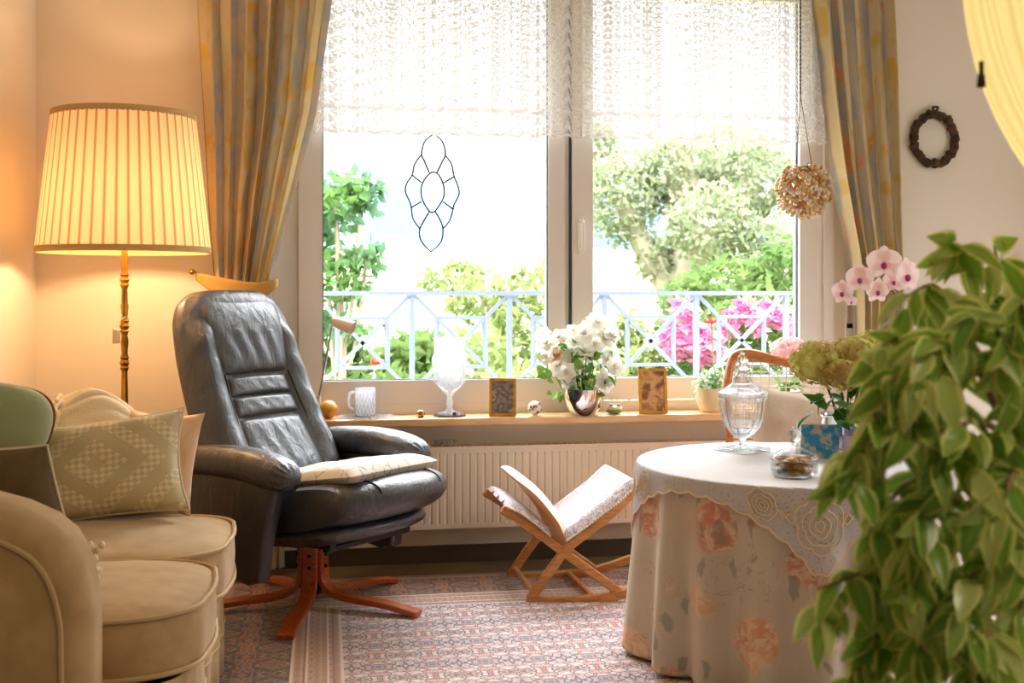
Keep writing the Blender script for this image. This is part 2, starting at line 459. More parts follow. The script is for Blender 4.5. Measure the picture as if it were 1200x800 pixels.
MAT['shade_trim'] = simple('shade_braid', (216, 180, 120), .8, transl=.15)
def pend():
    n = NT('yellow_silk_shade'); u, v, _ = n.sep(n.coord('UV'))
    f = n.noise(n.comb(n.math('MULTIPLY', u, 220.0), n.math('MULTIPLY', v, 1.2)), 1.0, 3, .6)
    c = n.mix(n.step(f, .35, .65), lin((248, 242, 200)), lin((226, 214, 150)))
    p = n.n('ShaderNodeBsdfDiffuse', Color=c); t = n.n('ShaderNodeBsdfTranslucent', Color=c)
    return n.done(n.mixsh(.5, p, t))
MAT['pendant'] = pend()
def ficusleaf(name, c1, c2, c3, transl=.35, rough=.35):
    n = NT(name); u, v, _ = n.sep(n.coord('UV'))     # u across 0..1, v along
    a = n.math('MULTIPLY', n.math('ABSOLUTE', n.math('SUBTRACT', u, .5)), 2.0)
    a = n.math('ADD', a, n.math('MULTIPLY', n.math('SUBTRACT', n.noise(n.coord('Object'), 60, 2), .5), .5))
    mg = n.step(a, .62, .82); rib = n.math('SUBTRACT', 1.0, n.step(n.math('ABSOLUTE', n.math('SUBTRACT', u, .5)), .01, .035))
    f = n.noise(n.coord('Object'), 9, 2)
    c = n.mix(n.step(f, .35, .65), lin(c1), lin(c2))
    isl = n.n('ShaderNodeNewGeometry').outputs['Random Per Island']
    c = n.mix(n.math('MAXIMUM', mg, n.math('MULTIPLY', rib, .25)), c, lin(c3))
    c = n.mix(n.math('MULTIPLY', n.step(isl, .45, 1.0), .55), c, lin(tuple(min(255, x*1.28) for x in c3)))
    p = n.pr(c, rough, 0); t = n.n('ShaderNodeBsdfTranslucent', Color=c)
    return n.done(n.mixsh(transl, p, t))
MAT['ficus'] = ficusleaf('variegated_leaf', (124, 172, 66), (152, 188, 76), (226, 232, 146), .5, .3)
MAT['darkleaf'] = ficusleaf('dark_leaf', (40, 84, 34), (62, 110, 44), (80, 124, 56), .25)
MAT['bouquetleaf'] = ficusleaf('bouquet_leaf', (70, 118, 40), (104, 142, 56), (128, 162, 80), .3)
MAT['smallleaf'] = ficusleaf('pale_small_leaf', (120, 160, 104), (150, 184, 132), (196, 214, 180), .3)
def outleaf(name, c1, c2, tr=.4):
    n = NT(name); f = n.noise(n.coord('Object'), 2.2, 3)
    c = n.mix(n.step(f, .35, .65), lin(c1), lin(c2))
    return n.done(n.mixsh(tr, n.n('ShaderNodeBsdfDiffuse', Color=c), n.n('ShaderNodeBsdfTranslucent', Color=c)))
MAT['gleaf1'] = outleaf('garden_leaf', (84, 110, 62), (106, 126, 72))
MAT['gleaf2'] = outleaf('yellow_garden_leaf', (110, 124, 72), (128, 138, 88))
MAT['gleaf3'] = outleaf('pale_garden_leaf', (132, 142, 110), (152, 158, 126))
MAT['gleaf4'] = outleaf('blue_garden_leaf', (88, 120, 96), (92, 124, 62))
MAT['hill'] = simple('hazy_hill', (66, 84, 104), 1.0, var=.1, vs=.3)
MAT['bark'] = simple('bark', (150, 140, 120), .9, bump=.5, bs=20, bd=.02)
MAT['bark_ficus'] = simple('ficus_bark', (142, 112, 80), .8)
MAT['petal_white'] = simple('white_petal', (250, 248, 240), .6, transl=.5, var=.06, vs=40)
MAT['petal_apricot'] = simple('apricot_petal', (240, 190, 150), .6, transl=.3)
MAT['petal_pink'] = simple('pink_petal', (196, 96, 146), .6, transl=.3, col2=(208, 132, 170))
MAT['petal_red'] = simple('red_petal', (222, 50, 40), .6, transl=.3)
MAT['petal_lime'] = simple('lime_hydrangea_petal', (234, 236, 150), .6, transl=.55, col2=(206, 176, 104), vs=14)
MAT['petal_palepink'] = simple('pale_pink_petal', (250, 226, 226), .6, transl=.5)
MAT['orchid_lip'] = simple('magenta_lip', (190, 70, 150), .5, transl=.2)
MAT['orchid_stem'] = simple('orchid_stem', (84, 66, 48), .5)
def crys():
    n = NT('crystal')
    return n.done(n.mixsh(.74, n.n('ShaderNodeBsdfTransparent'), n.n('ShaderNodeBsdfGlass', Color=lin((250, 253, 255)), Roughness=.01, IOR=1.42)))
MAT['crystal'] = crys()
def dishg():
    n = NT('dish_glass')
    return n.done(n.mixsh(.4, n.n('ShaderNodeBsdfTransparent'), n.n('ShaderNodeBsdfGlass', Color=lin((250, 253, 255)), Roughness=.01, IOR=1.42)))
MAT['dish'] = dishg()
def frost():
    n = NT('thin_glass'); c = lin((240, 244, 250))
    g = n.n('ShaderNodeBsdfGlass', Color=lin((250, 252, 255)), Roughness=.02, IOR=1.25)
    d = n.mixsh(.5, n.n('ShaderNodeBsdfDiffuse', Color=c), n.n('ShaderNodeBsdfTranslucent', Color=c))
    u, v, _ = n.sep(n.coord('UV')); e = n.math('PINGPONG', n.math('ADD', n.math('MULTIPLY', u, 16.0), n.math('MULTIPLY', v, 22.0)), .5); e2 = n.math('PINGPONG', n.math('SUBTRACT', n.math('MULTIPLY', u, 16.0), n.math('MULTIPLY', v, 22.0)), .5)
    g2 = n.mixsh(.4, n.n('ShaderNodeBsdfTransparent'), g)
    return n.done(n.mixsh(n.math('ADD', .14, n.math('MULTIPLY', n.math('SUBTRACT', 1.0, n.step(n.math('MINIMUM', e, e2), .02, .14)), .3)), g2, d))
MAT['thin_glass'] = frost()
def pane():
    n = NT('window_glass')
    fr = n.n('ShaderNodeFresnel', IOR=1.3)
    return n.done(n.mixsh(n.math('MULTIPLY', fr.outputs[0], .7), n.n('ShaderNodeBsdfTransparent'), n.n('ShaderNodeBsdfGlossy', Roughness=.0)))
MAT['pane'] = pane()
MAT['amber'] = glassmat('amber_glass', (250, 168, 84), .03, 1.4)
MAT['amber2'] = simple('amber_bead', (246, 176, 108), .08, 0, transl=.35, Transmission_Weight=.35, Specular_IOR_Level=.8)
def amberm():
    n = NT('amber_beads'); r = n.n('ShaderNodeNewGeometry').outputs['Random Per Island']; o = n.n('ShaderNodeObjectInfo').outputs['Random']
    f = n.math('FRACT', n.math('ADD', r, n.math('MULTIPLY', o, 7.31)))
    c = n.ramp(f, [(0, lin((252, 224, 170))), (.25, lin((238, 176, 84))), (.5, lin((255, 246, 226))), (.7, lin((220, 146, 50))), (.85, lin((250, 212, 136)))], 'CONSTANT')
    p = n.pr(c, .08, 0, Specular_IOR_Level=.9, Coat_Weight=.5)
    return n.done(n.mixsh(.4, p, n.n('ShaderNodeBsdfGlass', Color=c, IOR=1.4, Roughness=.02)))
MAT['amber2'] = amberm()
MAT['greenwire'] = simple('dark_green_wire', (84, 88, 56), .4, .5)
MAT['wire'] = simple('lead_wire', (62, 62, 68), .5, .3)
MAT['lamp_beige'] = simple('beige_lamp_metal', (204, 188, 172), .4)
MAT['orange_fruit'] = simple('orange_peel', (232, 178, 62), .45, bump=.3, bs=60, bd=.003, col2=(214, 132, 40), vs=12)
MAT['copper'] = simple('copper_glaze', (188, 130, 84), .15, .8)
MAT['cream_pot'] = simple('cream_ceramic', (226, 208, 166), .4)
MAT['terracotta'] = simple('terracotta', (186, 92, 48), .8, var=.15)
MAT['soil'] = simple('soil', (66, 48, 36), .95)
MAT['cookie'] = simple('cookie', (240, 184, 104), .8, var=.3, vs=40)
MAT['cookie2'] = simple('chocolate', (88, 52, 32), .6)
MAT['frog_green'] = simple('green_glaze', (128, 152, 62), .3)
MAT['frog_cream'] = simple('cream_glaze', (232, 222, 190), .3)
MAT['eye'] = simple('black_glaze', (26, 24, 24), .2)
MAT['wreath'] = simple('dried_vine', (92, 64, 38), .9, col2=(58, 40, 24), vs=30, bump=.5, bs=60, bd=.004)
MAT['candle'] = simple('yellow_wax', (236, 190, 80), .5)
MAT['brown_tassel'] = simple('dark_tassel', (52, 26, 18), .8)
MAT['mauve'] = simple('mauve_ceramic', (176, 164, 186), .4)
MAT['bell_white'] = simple('switch_plastic', (226, 210, 180), .4)
def photo(name, cols, sc):
    n = NT(name); uv = n.coord('UV')
    f = n.noise(uv, sc*.45, 2, .5, dist=.1)
    return n.done(n.pr(n.ramp(f, [(.25+.5*i/(len(cols)-1), lin(c)) for i, c in enumerate(cols)]), .3))
MAT['photo_grey'] = photo('old_photograph', [(60, 56, 60), (150, 140, 130), (96, 84, 80), (186, 174, 160), (70, 66, 74)], 5)
MAT['photo_brown'] = photo('sepia_photograph', [(78, 70, 74), (190, 130, 78), (222, 176, 122), (142, 86, 50), (104, 96, 100)], 5)
MAT['card_blue'] = photo('blue_print', [(34, 120, 180), (60, 150, 204), (40, 130, 190), (84, 166, 208), (216, 170, 140), (70, 160, 206), (30, 104, 170)], 7)
def stool_fab():
    n = NT('lavender_tapestry'); co = n.coord()
    e = n.noise(co, 46, 3, .6, dist=1.2)
    c = n.ramp(e, [(.3, lin((196, 186, 200))), (.45, lin((232, 222, 222))), (.52, lin((134, 118, 146))), (.58, lin((226, 216, 218))), (.68, lin((176, 150, 140)))])
    return n.done(n.pr(c, .85, 0, Normal=n.bump(e, .5, .004)))
MAT['tapestry'] = stool_fab()
MAT['stool_back'] = simple('peach_backing_cloth', (226, 178, 128), .8)
MAT['stool_edge'] = simple('white_welt', (246, 232, 220), .7)
MAT['nail'] = simple('pale_nail_heads', (240, 228, 210), .3, .3)
def seatthrow():
    n = NT('cream_seat_cloth'); uv = n.coord('UV')
    e = n.voro(n.vmath('MULTIPLY', uv, (1, 1, 0)), 5, 'DISTANCE_TO_EDGE'); f = n.noise(uv, 9, 2)
    ln = n.math('MULTIPLY', n.math('SUBTRACT', 1.0, n.step(e, .02, .06)), n.step(f, .45, .55))
    c = n.mix(n.math('MULTIPLY', ln, .7), lin((236, 228, 214)), lin((150, 138, 130)))
    return n.done(n.pr(c, .85, 0, Sheen_Weight=.3, Normal=n.bump(f, .2, .003)))
MAT['seatthrow'] = seatthrow()
def glow(name, col, s):
    n = NT(name); return n.done(n.n('ShaderNodeEmission', Color=lin(col), Strength=s))
MAT['bulb'] = glow('lamp_bulb', (255, 206, 140), 12)
LAMP_W, PEND_W, FILL_W = 20.0, 18.0, 24.0  # floor lamp, pendant, and the added fill lamp behind the camera
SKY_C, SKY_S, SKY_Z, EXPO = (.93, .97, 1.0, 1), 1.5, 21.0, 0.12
# ================================================================ ROOM SHELL
XR, YF, ZC = 3.75, -4.5, 2.85
YFR = YW+.015                        # face of the window frame
zs = W(600, 488.5, 4.90).z             # top of the window board
wx0, wx1 = W(322, 400, YW).x, W(976, 400, YW).x
ZT = 2.64
mb = MB(); mb.box((XL-.2, YF-.2, -.12), (XR+.2, YW+.3, 0)); struct(mb.build('floor', MAT['carpet'], smooth=False))
mb = MB(); mb.box((XL-.2, YF-.2, ZC), (XR+.2, YW+.3, ZC+.15)); struct(mb.build('ceiling', MAT['ceiling'], smooth=False))
mb = MB()
mb.box((XL-.2, YW, 0), (wx0, YW+.3, ZC)).box((wx1, YW, 0), (XR+.2, YW+.3, ZC)).box((wx0, YW, 0), (wx1, YW+.3, zs-.03)).box((wx0, YW, ZT), (wx1, YW+.3, ZC))
struct(mb.build('wall_back', MAT['plaster'], smooth=False))
mb = MB(); mb.box((XL-.2, YF-.2, 0), (XL, YW, ZC)); struct(mb.build('wall_left', MAT['plaster'], smooth=False))
ry0, ry1, rz0, rz1 = 1.7, 4.25, .6, 2.4  # opening for the added window that lets fill daylight in
mb = MB(); mb.box((XR, YF-.2, 0), (XR+.2, ry0, ZC)).box((XR, ry1, 0), (XR+.2, YW, ZC)).box((XR, ry0, 0), (XR+.2, ry1, rz0)).box((XR, ry0, rz1), (XR+.2, ry1, ZC))
struct(mb.build('wall_right', MAT['plaster'], smooth=False))
mb = MB(); mb.box((XL, YF-.2, 0), (XR, YF, ZC))
struct(mb.build('wall_front', MAT['plaster'], smooth=False))
mb = MB(); mb.box((XL, YW-.015, 0), (XR, YW, .075)); struct(mb.build('baseboard_back', MAT['skirting'], smooth=False))
mb = MB(); mb.box((XL, YF, 0), (XL+.015, YW-.015, .075)); struct(mb.build('baseboard_left', MAT['skirting'], smooth=False))
# ---- main window
win = bpy.data.objects.new('window_1', None); COL.objects.link(win); struct(win)
yf0, yf1 = YFR, YFR+.08
X = lambda px: W(px, 400, YFR).x
Z = lambda px, py: W(px, py, YFR).z
zb = Z(500, 445); xl0, xl1 = X(378), X(642.5); xr0, xr1 = X(694.5), X(936)
fr = MB()
fr.box((wx0, yf0+.02, zs-.02), (X(350), yf1, ZT)).box((X(350), yf0, zs-.02), (xl0, yf1, ZT))          # left jamb + stile
fr.box((xl1, yf0, zs-.02), (X(662), yf1, ZT)).box((X(662), yf0+.018, zs-.02), (X(667.5), yf1, ZT))
fr.box((X(963), yf0-.03, zs), (X(974), yf1, ZT)).box((X(974), yf0-.012, zs), (wx1, yf1, ZT))
fr.box((xl0, yf0, zs-.02), (xl1, yf1, zb)).box((xl0, yf0, ZT-.1), (xl1, yf1, ZT))
fr.box((X(350), yf0-.006, zs), (X(963), yf0, zs+.045))
fr.build('frame', MAT['pvc'], win, smooth=False, bevel=.003)
sh = MB()
sh.box((X(670), yf0-.012, zs+.02), (xr0, yf1-.01, ZT)).box((xr1, yf0-.012, zs+.02), (X(963), yf1-.01, ZT))
sh.box((xr0, yf0-.012, zs+.05), (xr1, yf1-.01, zb)).box((xr0, yf0-.012, ZT-.1), (xr1, yf1-.01, ZT-.005))
sash = sh.build('opening_sash', MAT['pvc'], win, smooth=False, bevel=.003)
gk = MB()
for (a, b) in ((xl0, xl1), (xr0, xr1)):
    for xx in (a, b): gk.box((xx-.004, yf0+.012, zb-.003), (xx+.004, yf0+.03, ZT-.09))
    gk.box((a, yf0+.012, zb-.003), (b, yf0+.03, zb+.004))
gk.box((X(668), yf0+.004, zs), (X(670.5), yf0+.03, ZT))
gk.build('gasket', MAT['gasket'], win, smooth=False)
for (a, b) in ((xl0, xl1), (xr0, xr1)):
    g = MB(); g.add([(a, yf0+.035, zb), (b, yf0+.035, zb), (b, yf0+.035, ZT-.1), (a, yf0+.035, ZT-.1)], [(0, 1, 2, 3)])
    g.build('glass_pane', MAT['pane'], win, smooth=False)
hz = Z(680, 276)
h = MB(); hx = X(679.5)
h.box((hx-.014, yf0-.024, Z(680, 298)), (hx+.014, yf0-.012, Z(680, 253)))
h.build('handle_plate', MAT['white_gloss'], win, smooth=False, bevel=.004)
h = MB(); h.tube(smooth_path([(hx, yf0-.012, Z(680, 260)), (hx+.002, yf0-.05, Z(680, 260)), (hx+.004, yf0-.058, Z(680, 268)), (hx+.004, yf0-.055, Z(680, 294))], 5), .009, 8)
h.build('handle', MAT['white_gloss'], win)
# ---- window board (sill) + shutter belt winder
mb = MB(); mb.box((W(331, 400, YW).x, 4.90, zs-.035), (wx1, YFR+.02, zs))
struct(mb.build('trim_1', MAT['sillwood'], smooth=False, bevel=.008))
t = thing('belt_winder', 'narrow beige roller shutter belt winder on wall between window and right curtain', 'belt winder', W(994, 384, YW))
x0 = W(989.5, 350, YW).x; x1 = W(998, 350, YW).x
mb = MB(); mb.box((x0, YW-.012, W(994, 402, YW).z), (x1, YW, W(994, 330, YW).z)); mb.build('winder_plate', MAT['pvc'], t, smooth=False, world=True, bevel=.003)
mb = MB(); mb.box((x0+.006, YW-.018, W(994, 384, YW).z), (x1-.004, YW-.012, W(994, 379, YW).z)); mb.build('belt_slot', MAT['bolt'], t, smooth=False, world=True)
mb = MB(); mb.box((x0+.01, YW-.016, W(994, 380, YW).z), (x1-.008, YW-.0125, W(994, 300, YW).z)); mb.build('belt', MAT['beige_cushion'], t, smooth=False, world=True)
# ---- unseen window added in the right wall to bring in fill daylight
for nm, (a, b, c, d, ax) in {'added_fill_window': (ry0, ry1, rz0, rz1, 'x')}.items():
    w = bpy.data.objects.new(nm, None); COL.objects.link(w); struct(w)
    f = MB(); t_ = .06
    bars = [(a, a+t_, c, d), (b-t_, b, c, d), (a, b, c, c+t_), (a, b, d-t_, d), ((a+b)/2-.03, (a+b)/2+.03, c, d)]
    for (p, q, r, s) in bars:
        if ax == 'x': f.box((XR+.06, p, r), (XR+.12, q, s))
        else: f.box((p, YF-.12, r), (q, YF-.06, s))
    f.build('frame', MAT['pvc'], w, smooth=False)
# ---- radiator
rx0 = W(440, 560, 4.96).x; rx1 = W(905, 560, 4.96).x
zr1 = W(700, 519.5, 4.955).z; zr0 = W(600, 617, 4.955).z
t = thing('radiator', 'long cream panel radiator with upright ribs under the window board', 'radiator', ((rx0+rx1)/2, 5.0, zr0))
mb = MB(); nr = int((rx1-rx0)/.033)
def rad(u, v):
    k = u*nr; fpart = k-math.floor(k)
    y = 4.957 + (.0045 if .12 < fpart < .34 else 0)*(1 if .06 < v < .94 else 0)
    return (lerp(rx0, rx1, u), y, lerp(zr0, zr1-.012, v))
mb.grid(lambda u, v: rad(u, [0, .05, .07, .93, .95, 1][round(v*5)]), nr*5, 5)
mb.build('front_panel', MAT['radiator'], t, world=True, smooth=False)
mb = MB(); mb.box((rx0, 4.9595, zr0), (rx1, 5.05, zr0+.01)).box((rx0, 5.035, zr0), (rx1, 5.05, zr1-.012)).box((rx0-.004, 4.957, zr0), (rx0+.004, 5.05, zr1)).box((rx1-.004, 4.957, zr0), (rx1+.004, 5.05, zr1))
mb.build('casing', MAT['radiator'], t, world=True, smooth=False)
mb = MB()
mb.box((rx0, 4.953, zr1-.014), (rx1, 4.963, zr1)).box((rx0, 5.04, zr1-.014), (rx1, 5.052, zr1))
for i in range(int((rx1-rx0)/.02)): mb.box((rx0+i*.02, 4.96, zr1-.006), (rx0+i*.02+.008, 5.042, zr1-.002))
mb.build('top_grille', MAT['radiator'], t, world=True, smooth=False)
mb = MB()
for xx in (rx0+.3, (rx0+rx1)/2, rx1-.3):
    mb = MB(); mb.box((xx-.015, 5.05, zr0+.05), (xx+.015, YW-.001, zr1-.05)); mb.build('wall_bracket', MAT['radiator'], t, world=True, smooth=False)
# ---- drapes
def drape(name, label, edges, Y, nf, amp, seed, z_top=2.688, umax=1.3, zlow=.03, phase=0, group=None, cat='curtain'):
    # edges: rows (py, px_left, px_right) at plane Y, top to bottom
    rr = random.Random(seed)
    rows = []
    for py, a, b in edges: 
        rows.append((W((a+b)/2, py, Y).z, W(a, py, Y).x, W(b, py, Y).x))
    rows.sort()
    tl = [(r[0], r[1]) for r in rows]; tr = [(r[0], r[2]) for r in rows]
    ph = [rr.random()*6 for _ in range(6)]
    def ftn(u, v):
        z = lerp(zlow, z_top, v); a = interp(tl, z); b = interp(tr, z)
        w = b-a; uu = u+.018*math.sin(2*PI*u*3+ph[0])+.012*math.sin(2*PI*u*7+ph[1]+z)
        g = math.sin(2*PI*nf*uu+phase)
        x = a+w*u + .30*w/nf*math.sin(4*PI*nf*uu+phase*2)*.5
        y = Y+amp*(math.copysign(abs(g)**.7, g))*(.65+.35*math.sin(u*9+ph[2])) + .006*math.sin(z*5+u*20)
        return (x, y, z)
    m = MB(); m.grid(ftn, nf*14, 44, uvf=lambda u, v: (u*umax+seed, lerp(zlow, z_top, v)))
    return m
r1 = [(-330, 222, 398), (0, 228, 386), (130, 236, 369), (200, 240, 351), (250, 243, 338), (300, 247, 325), (333, 250, 316), (350, 252, 318), (420, 254, 326), (660, 254, 332)]
cl = thing('curtain', 'left curtain, yellow and blue-grey watercolour stripes, held by an ochre tieback behind the recliner', 'curtain', W(300, 660, 4.955), group=None)
cl.location.z = 0
drape('c', '', r1, 4.95, 7, .042, 3).build('drape', MAT['curtain'], cl, world=True)
tb = MB()
def tie(u, v):
    px = lerp(230, 326, u); py = 324+13*math.sin(PI*min(1, u*1.0)*.5)**1 + 8*math.sin(PI*u) - (6*max(0, u-.75)*4 if u > .75 else 0) + (v-.5)*lerp(8, 26, math.sin(PI*u)**.8)
    p = W(px, py, 4.95-.052*math.sin(PI*u)**.5)
    return p
tb.grid(tie, 30, 5)
tb.build('tieback', MAT['tieback'], cl, world=True, solid=.004)
mb = MB(); hk = W(229, 319, YW); mb.tube([hk, (hk.x, 4.945, hk.z)], .006, 8).ell((hk.x, 4.945, hk.z), (.012, .012, .012)); mb.build('tieback_hook', MAT['brass'], cl, world=True)
r2 = [(-330, 938, 1046), (0, 952, 1050), (100, 963, 1053), (200, 976, 1056), (250, 986, 1057), (300, 997, 1058), (350, 1003, 1058), (400, 1003, 1056), (700, 1000, 1060)]
cr = thing('curtain', 'right curtain in yellow and grey watercolour stripes drawn in behind the orchid', 'curtain', (W(1030, 660, 4.955).x, 4.95, 0))
drape('c', '', r2, 4.965, 6, .036, 8, umax=1.1).build('drape', MAT['curtain'], cr, world=True)
# ---- curtain rail
mb = MB(); mb.box((W(205, 0, 4.98).x, 4.93, 2.69), (W(1085, 0, 4.98).x, 5.03, 2.715)); tag(mb.build('curtain_rail', MAT['white_gloss'], smooth=False), 'white curtain rail above the window carrying the curtains and lace', 'curtain rail')
for xx in (W(240, 0, 4.98).x, W(650, 0, 4.98).x, W(1040, 0, 4.98).x):
    mb = MB(); mb.box((xx-.012, 5.02, 2.695), (xx+.012, YW-.001, 2.73)); mb.build('bracket', MAT['white_gloss'], bpy.data.objects['curtain_rail'], smooth=False)
# ---- lace valance
lv = thing('lace_valance', 'sheer white floral lace valance hanging across the top of the window', 'lace curtain', (W(660, 160, 5.02).x, 5.02, W(660, 160, 5.02).z))
lx0, lx1 = W(352, 100, 5.02).x, W(971, 100, 5.02).x; lz0 = W(660, 161, 5.02).z
def lacef(u, v):
    x = lerp(lx0, lx1, u); k = u*27
    y = 5.02+.017*math.sin(2*PI*k+1.3*math.sin(k*.9))+.005*math.sin(k*3.1)
    z = lerp(lz0+.006*math.sin(2*PI*k*1.0+.8), 2.68, v)
    return (x+.004*math.sin(k*12), y, z)
mb = MB(); mb.grid(lacef, 27*12, 4, uvf=lambda u, v: (u*(lx1-lx0)*1.35, lerp(0, 2.68-lz0, v))); mb.build('lace_cloth', MAT['lace'], lv, world=True)
# ---- wall pieces at the right
c = W(1095, 163, YW-.02)
t = thing('wreath', 'small round dried vine wreath hung on the wall right of the window', 'wreath', c)
rw = .5*(W(1119, 163, YW).x-W(1071, 163, YW).x)
rr = random.Random(4)
for kk in range(4):
    pts = []
    for i in range(48):
        a = 2*PI*i/48; r = rw+.011*math.sin(a*7+kk*PI/2)
        pts.append((r*math.cos(a), .011*math.cos(a*7+kk*PI/2), 1.12*r*math.sin(a)))
    mb = MB(); mb.tube(pts, [.0105+.0045*math.sin(i*1.9+kk)+.003*math.sin(i*3.7) for i in range(48)], 7, closed=True); mb.build('vine_strand', MAT['wreath'], t)
mb = MB(); mb.tube(smooth_path([(0, -.005, rw*1.12), (-.014, -.01, rw*1.12+.03), (.0, -.005, rw*1.12+.034), (.012, -.01, rw*1.12+.03), (0, -.005, rw*1.12)], 5), .006, 6); mb.build('hanging_loop', MAT['wreath'], t)
# dark wall sconce with a candle, half hidden by the ficus
b = W(1186, 332, YW)
t = thing('wall_sconce', 'dark wooden wall sconce with yellow candle behind the ficus at right edge', 'sconce', b)
mb = MB(); mb.box((b.x-.035, YW-.02, b.z-.16), (b.x+.035, YW, b.z+.075)); mb.build('back_plate', MAT['darkwood'], t, world=True, smooth=False, bevel=.004)
mb = MB(); mb.lathe([(.0, 0), (.03, 0), (.042, .01), (.042, .016), (.03, .02), (0, .02)], 20, (b.x+.05, YW-.07, b.z+.0)); mb.bar((b.x+.0, YW-.01, b.z-.03), (b.x+.05, YW-.07, b.z+.002), .014, .014); mb.build('candle_holder', MAT['darkwood'], t, world=True)
mb = MB(); mb.lathe([(.0, 0), (.016, 0), (.016, .15), (.01, .158), (0, .156)], 16, (b.x+.05, YW-.07, b.z+.0195)); mb.build('candle', MAT['candle'], t, world=True)
# ================================================================ OUTSIDE
mb = MB(); mb.box((-3.0, YW+.3, -.25), (5.0, 6.5, -.02)); struct(mb.build('balcony_floor', MAT['paving'], smooth=False))
YR = 6.25
t = thing('balcony_railing', 'pale blue-grey metal balcony railing with crossed diamond panels outside the window', 'railing', (W(650, 400, YR).x, YR, -.02))
posts = [256, 370, 483, 597, 709, 815.5, 921, 1026]
zt = W(600, 343.5, YR).z
xs_ = [W(p, 344, YR).x for p in posts]; pitch = (xs_[-2]-xs_[2])/4
xs_ = [xs_[2]+pitch*(i-2) for i in range(8)]
zbm = zt-pitch
mb = MB(); mb.box((xs_[0], YR-.02, zt-.012), (xs_[-2]+.1, YR+.02, zt+.012)); mb.build('top_rail', MAT['railing'], t, world=True, smooth=False)
mb = MB(); mb.box((xs_[0], YR-.015, zbm-.03), (xs_[-2]+.1, YR+.015, zbm)); mb.build('bottom_rail', MAT['railing'], t, world=True, smooth=False)
for i in range(7):
    mb = MB(); mb.box((xs_[i]-.014, YR-.014, -.02), (xs_[i]+.014, YR+.014, zt-.01)); mb.build('post', MAT['railing'], t, world=True, smooth=False)
for i in range(6):
    a, b = xs_[i], xs_[i+1]; q = pitch/4
    mb = MB()
    mb.bar((a, YR, zt), (b, YR, zbm), .02, .02).bar((b, YR, zt), (a, YR, zbm), .02, .02)
    mb.build('diagonal_brace', MAT['railing'], t, world=True, smooth=False)
    mb = MB()
    mb.bar((a+q, YR, zt-q), (b-q, YR, zt-q), .016, .018).bar((a+q, YR, zbm+q), (b-q, YR, zbm+q), .016, .018)
    mb.bar((a+q, YR, zt-q), (a+q, YR, zbm+q), .02, .02).bar((b-q, YR, zt-q), (b-q, YR, zbm+q), .02, .02)
    mb.build('panel_square', MAT['railing'], t, world=True, smooth=False)
# slope
mb = MB(); mb.grid(lambda u, v: (lerp(-24, 30, u), 6.5+54*v, -.3+3.6*sstep(.05, 1, v)+.12*math.sin(u*40)*v), 40, 30)
struct(mb.build('ground', MAT['lawn']))
for k, (x0, x1, y, h0) in enumerate(((-26, 14, 58, 2.0), (-14, 40, 64, 5.5))):
    mb = MB(); mb.grid(lambda u, v: (lerp(x0, x1, u), y+10*v, (h0*(math.sin(PI*u)**.7)+.8*math.sin(u*23+k)+.5*math.sin(u*61))*math.sin(v*PI/2)+3.2), 60, 8)
    struct(mb.build('hill', MAT['hill']))
def leafquad(mb, p, s, rnd, droop=.3):
    d = Vector((rnd.gauss(0, 1), rnd.gauss(0, 1), rnd.gauss(0, 1)-droop)).normalized()
    n = d.cross(Vector((rnd.gauss(0, 1), rnd.gauss(0, 1), rnd.gauss(0, 1)))).normalized(); m = d.cross(n)
    L = s*rnd.uniform(.7, 1.3); w = L*.28
    b = len(mb.v)
    mb.v += [p, p+d*L*.5+n*w+m*w*.3, p+d*L, p+d*L*.5-n*w+m*w*.3]
    mb.uv += [(.5, 0), (1, .5), (.5, 1), (0, .5)]
    mb.f += [(b, b+1, b+2, b+3)]
def cloud(mb, blobs, n, s, rnd, shell=.55):
    tot = sum(b[1][0]*b[1][2] for b in blobs)
    for c, r in blobs:
        for _ in range(int(n*r[0]*r[2]/tot)):
            d = Vector((rnd.gauss(0, 1), rnd.gauss(0, 1), rnd.gauss(0, 1))).normalized()*(rnd.uniform(shell, 1))
            leafquad(mb, Vector((c[0]+d.x*r[0], c[1]+d.y*r[1], c[2]+d.z*r[2])), s, rnd)
MB.fixn = True
def plant(name, label, cat, blobs, n, s, mat, seed, stems=True, group=None, trunk=None, gz=None):
    rnd = random.Random(seed)
    b0 = min(b[0][2]-b[1][2] for b in blobs); cx = sum(b[0][0] for b in blobs)/len(blobs); cy = sum(b[0][1] for b in blobs)/len(blobs)
    v_ = max(0, (cy-6.5)/54); base = -.3+3.6*sstep(.05, 1, v_) if gz is None else gz
    t = thing(name, label, cat, (cx, cy, base), group=group)
    m = MB(); cloud(m, blobs, n, s, rnd); m.fixn = False; m.build('foliage', mat, t, smooth=False, world=True)
    m = MB(); th = trunk or .03
    top = max(b[0][2] for b in blobs)
    if trunk: m.tube([(cx, cy, base), (cx+.03, cy, lerp(base, top, .5)), (cx-.03, cy, top)], [th, th*.8, th*.5], 10)
    for c, r in blobs:
        m.tube(smooth_path([(cx, cy, base if not trunk else lerp(base, top, .45)), (lerp(cx, c[0], .5), lerp(cy, c[1], .5), lerp(base, c[2], .6)), c], 4), th*.45 if trunk else th*.4, 6)
    m.build('trunk' if trunk else 'stem', MAT['bark'], t, world=True)
    return t
def bl(px, py, d, rpx, rpy): # blob given by how wide it looks from d metres away
    p = P(px, py, d); return ((p.x, p.y, p.z), (rpx*d/F_PX, rpx*d/F_PX*.8, rpy*d/F_PX))
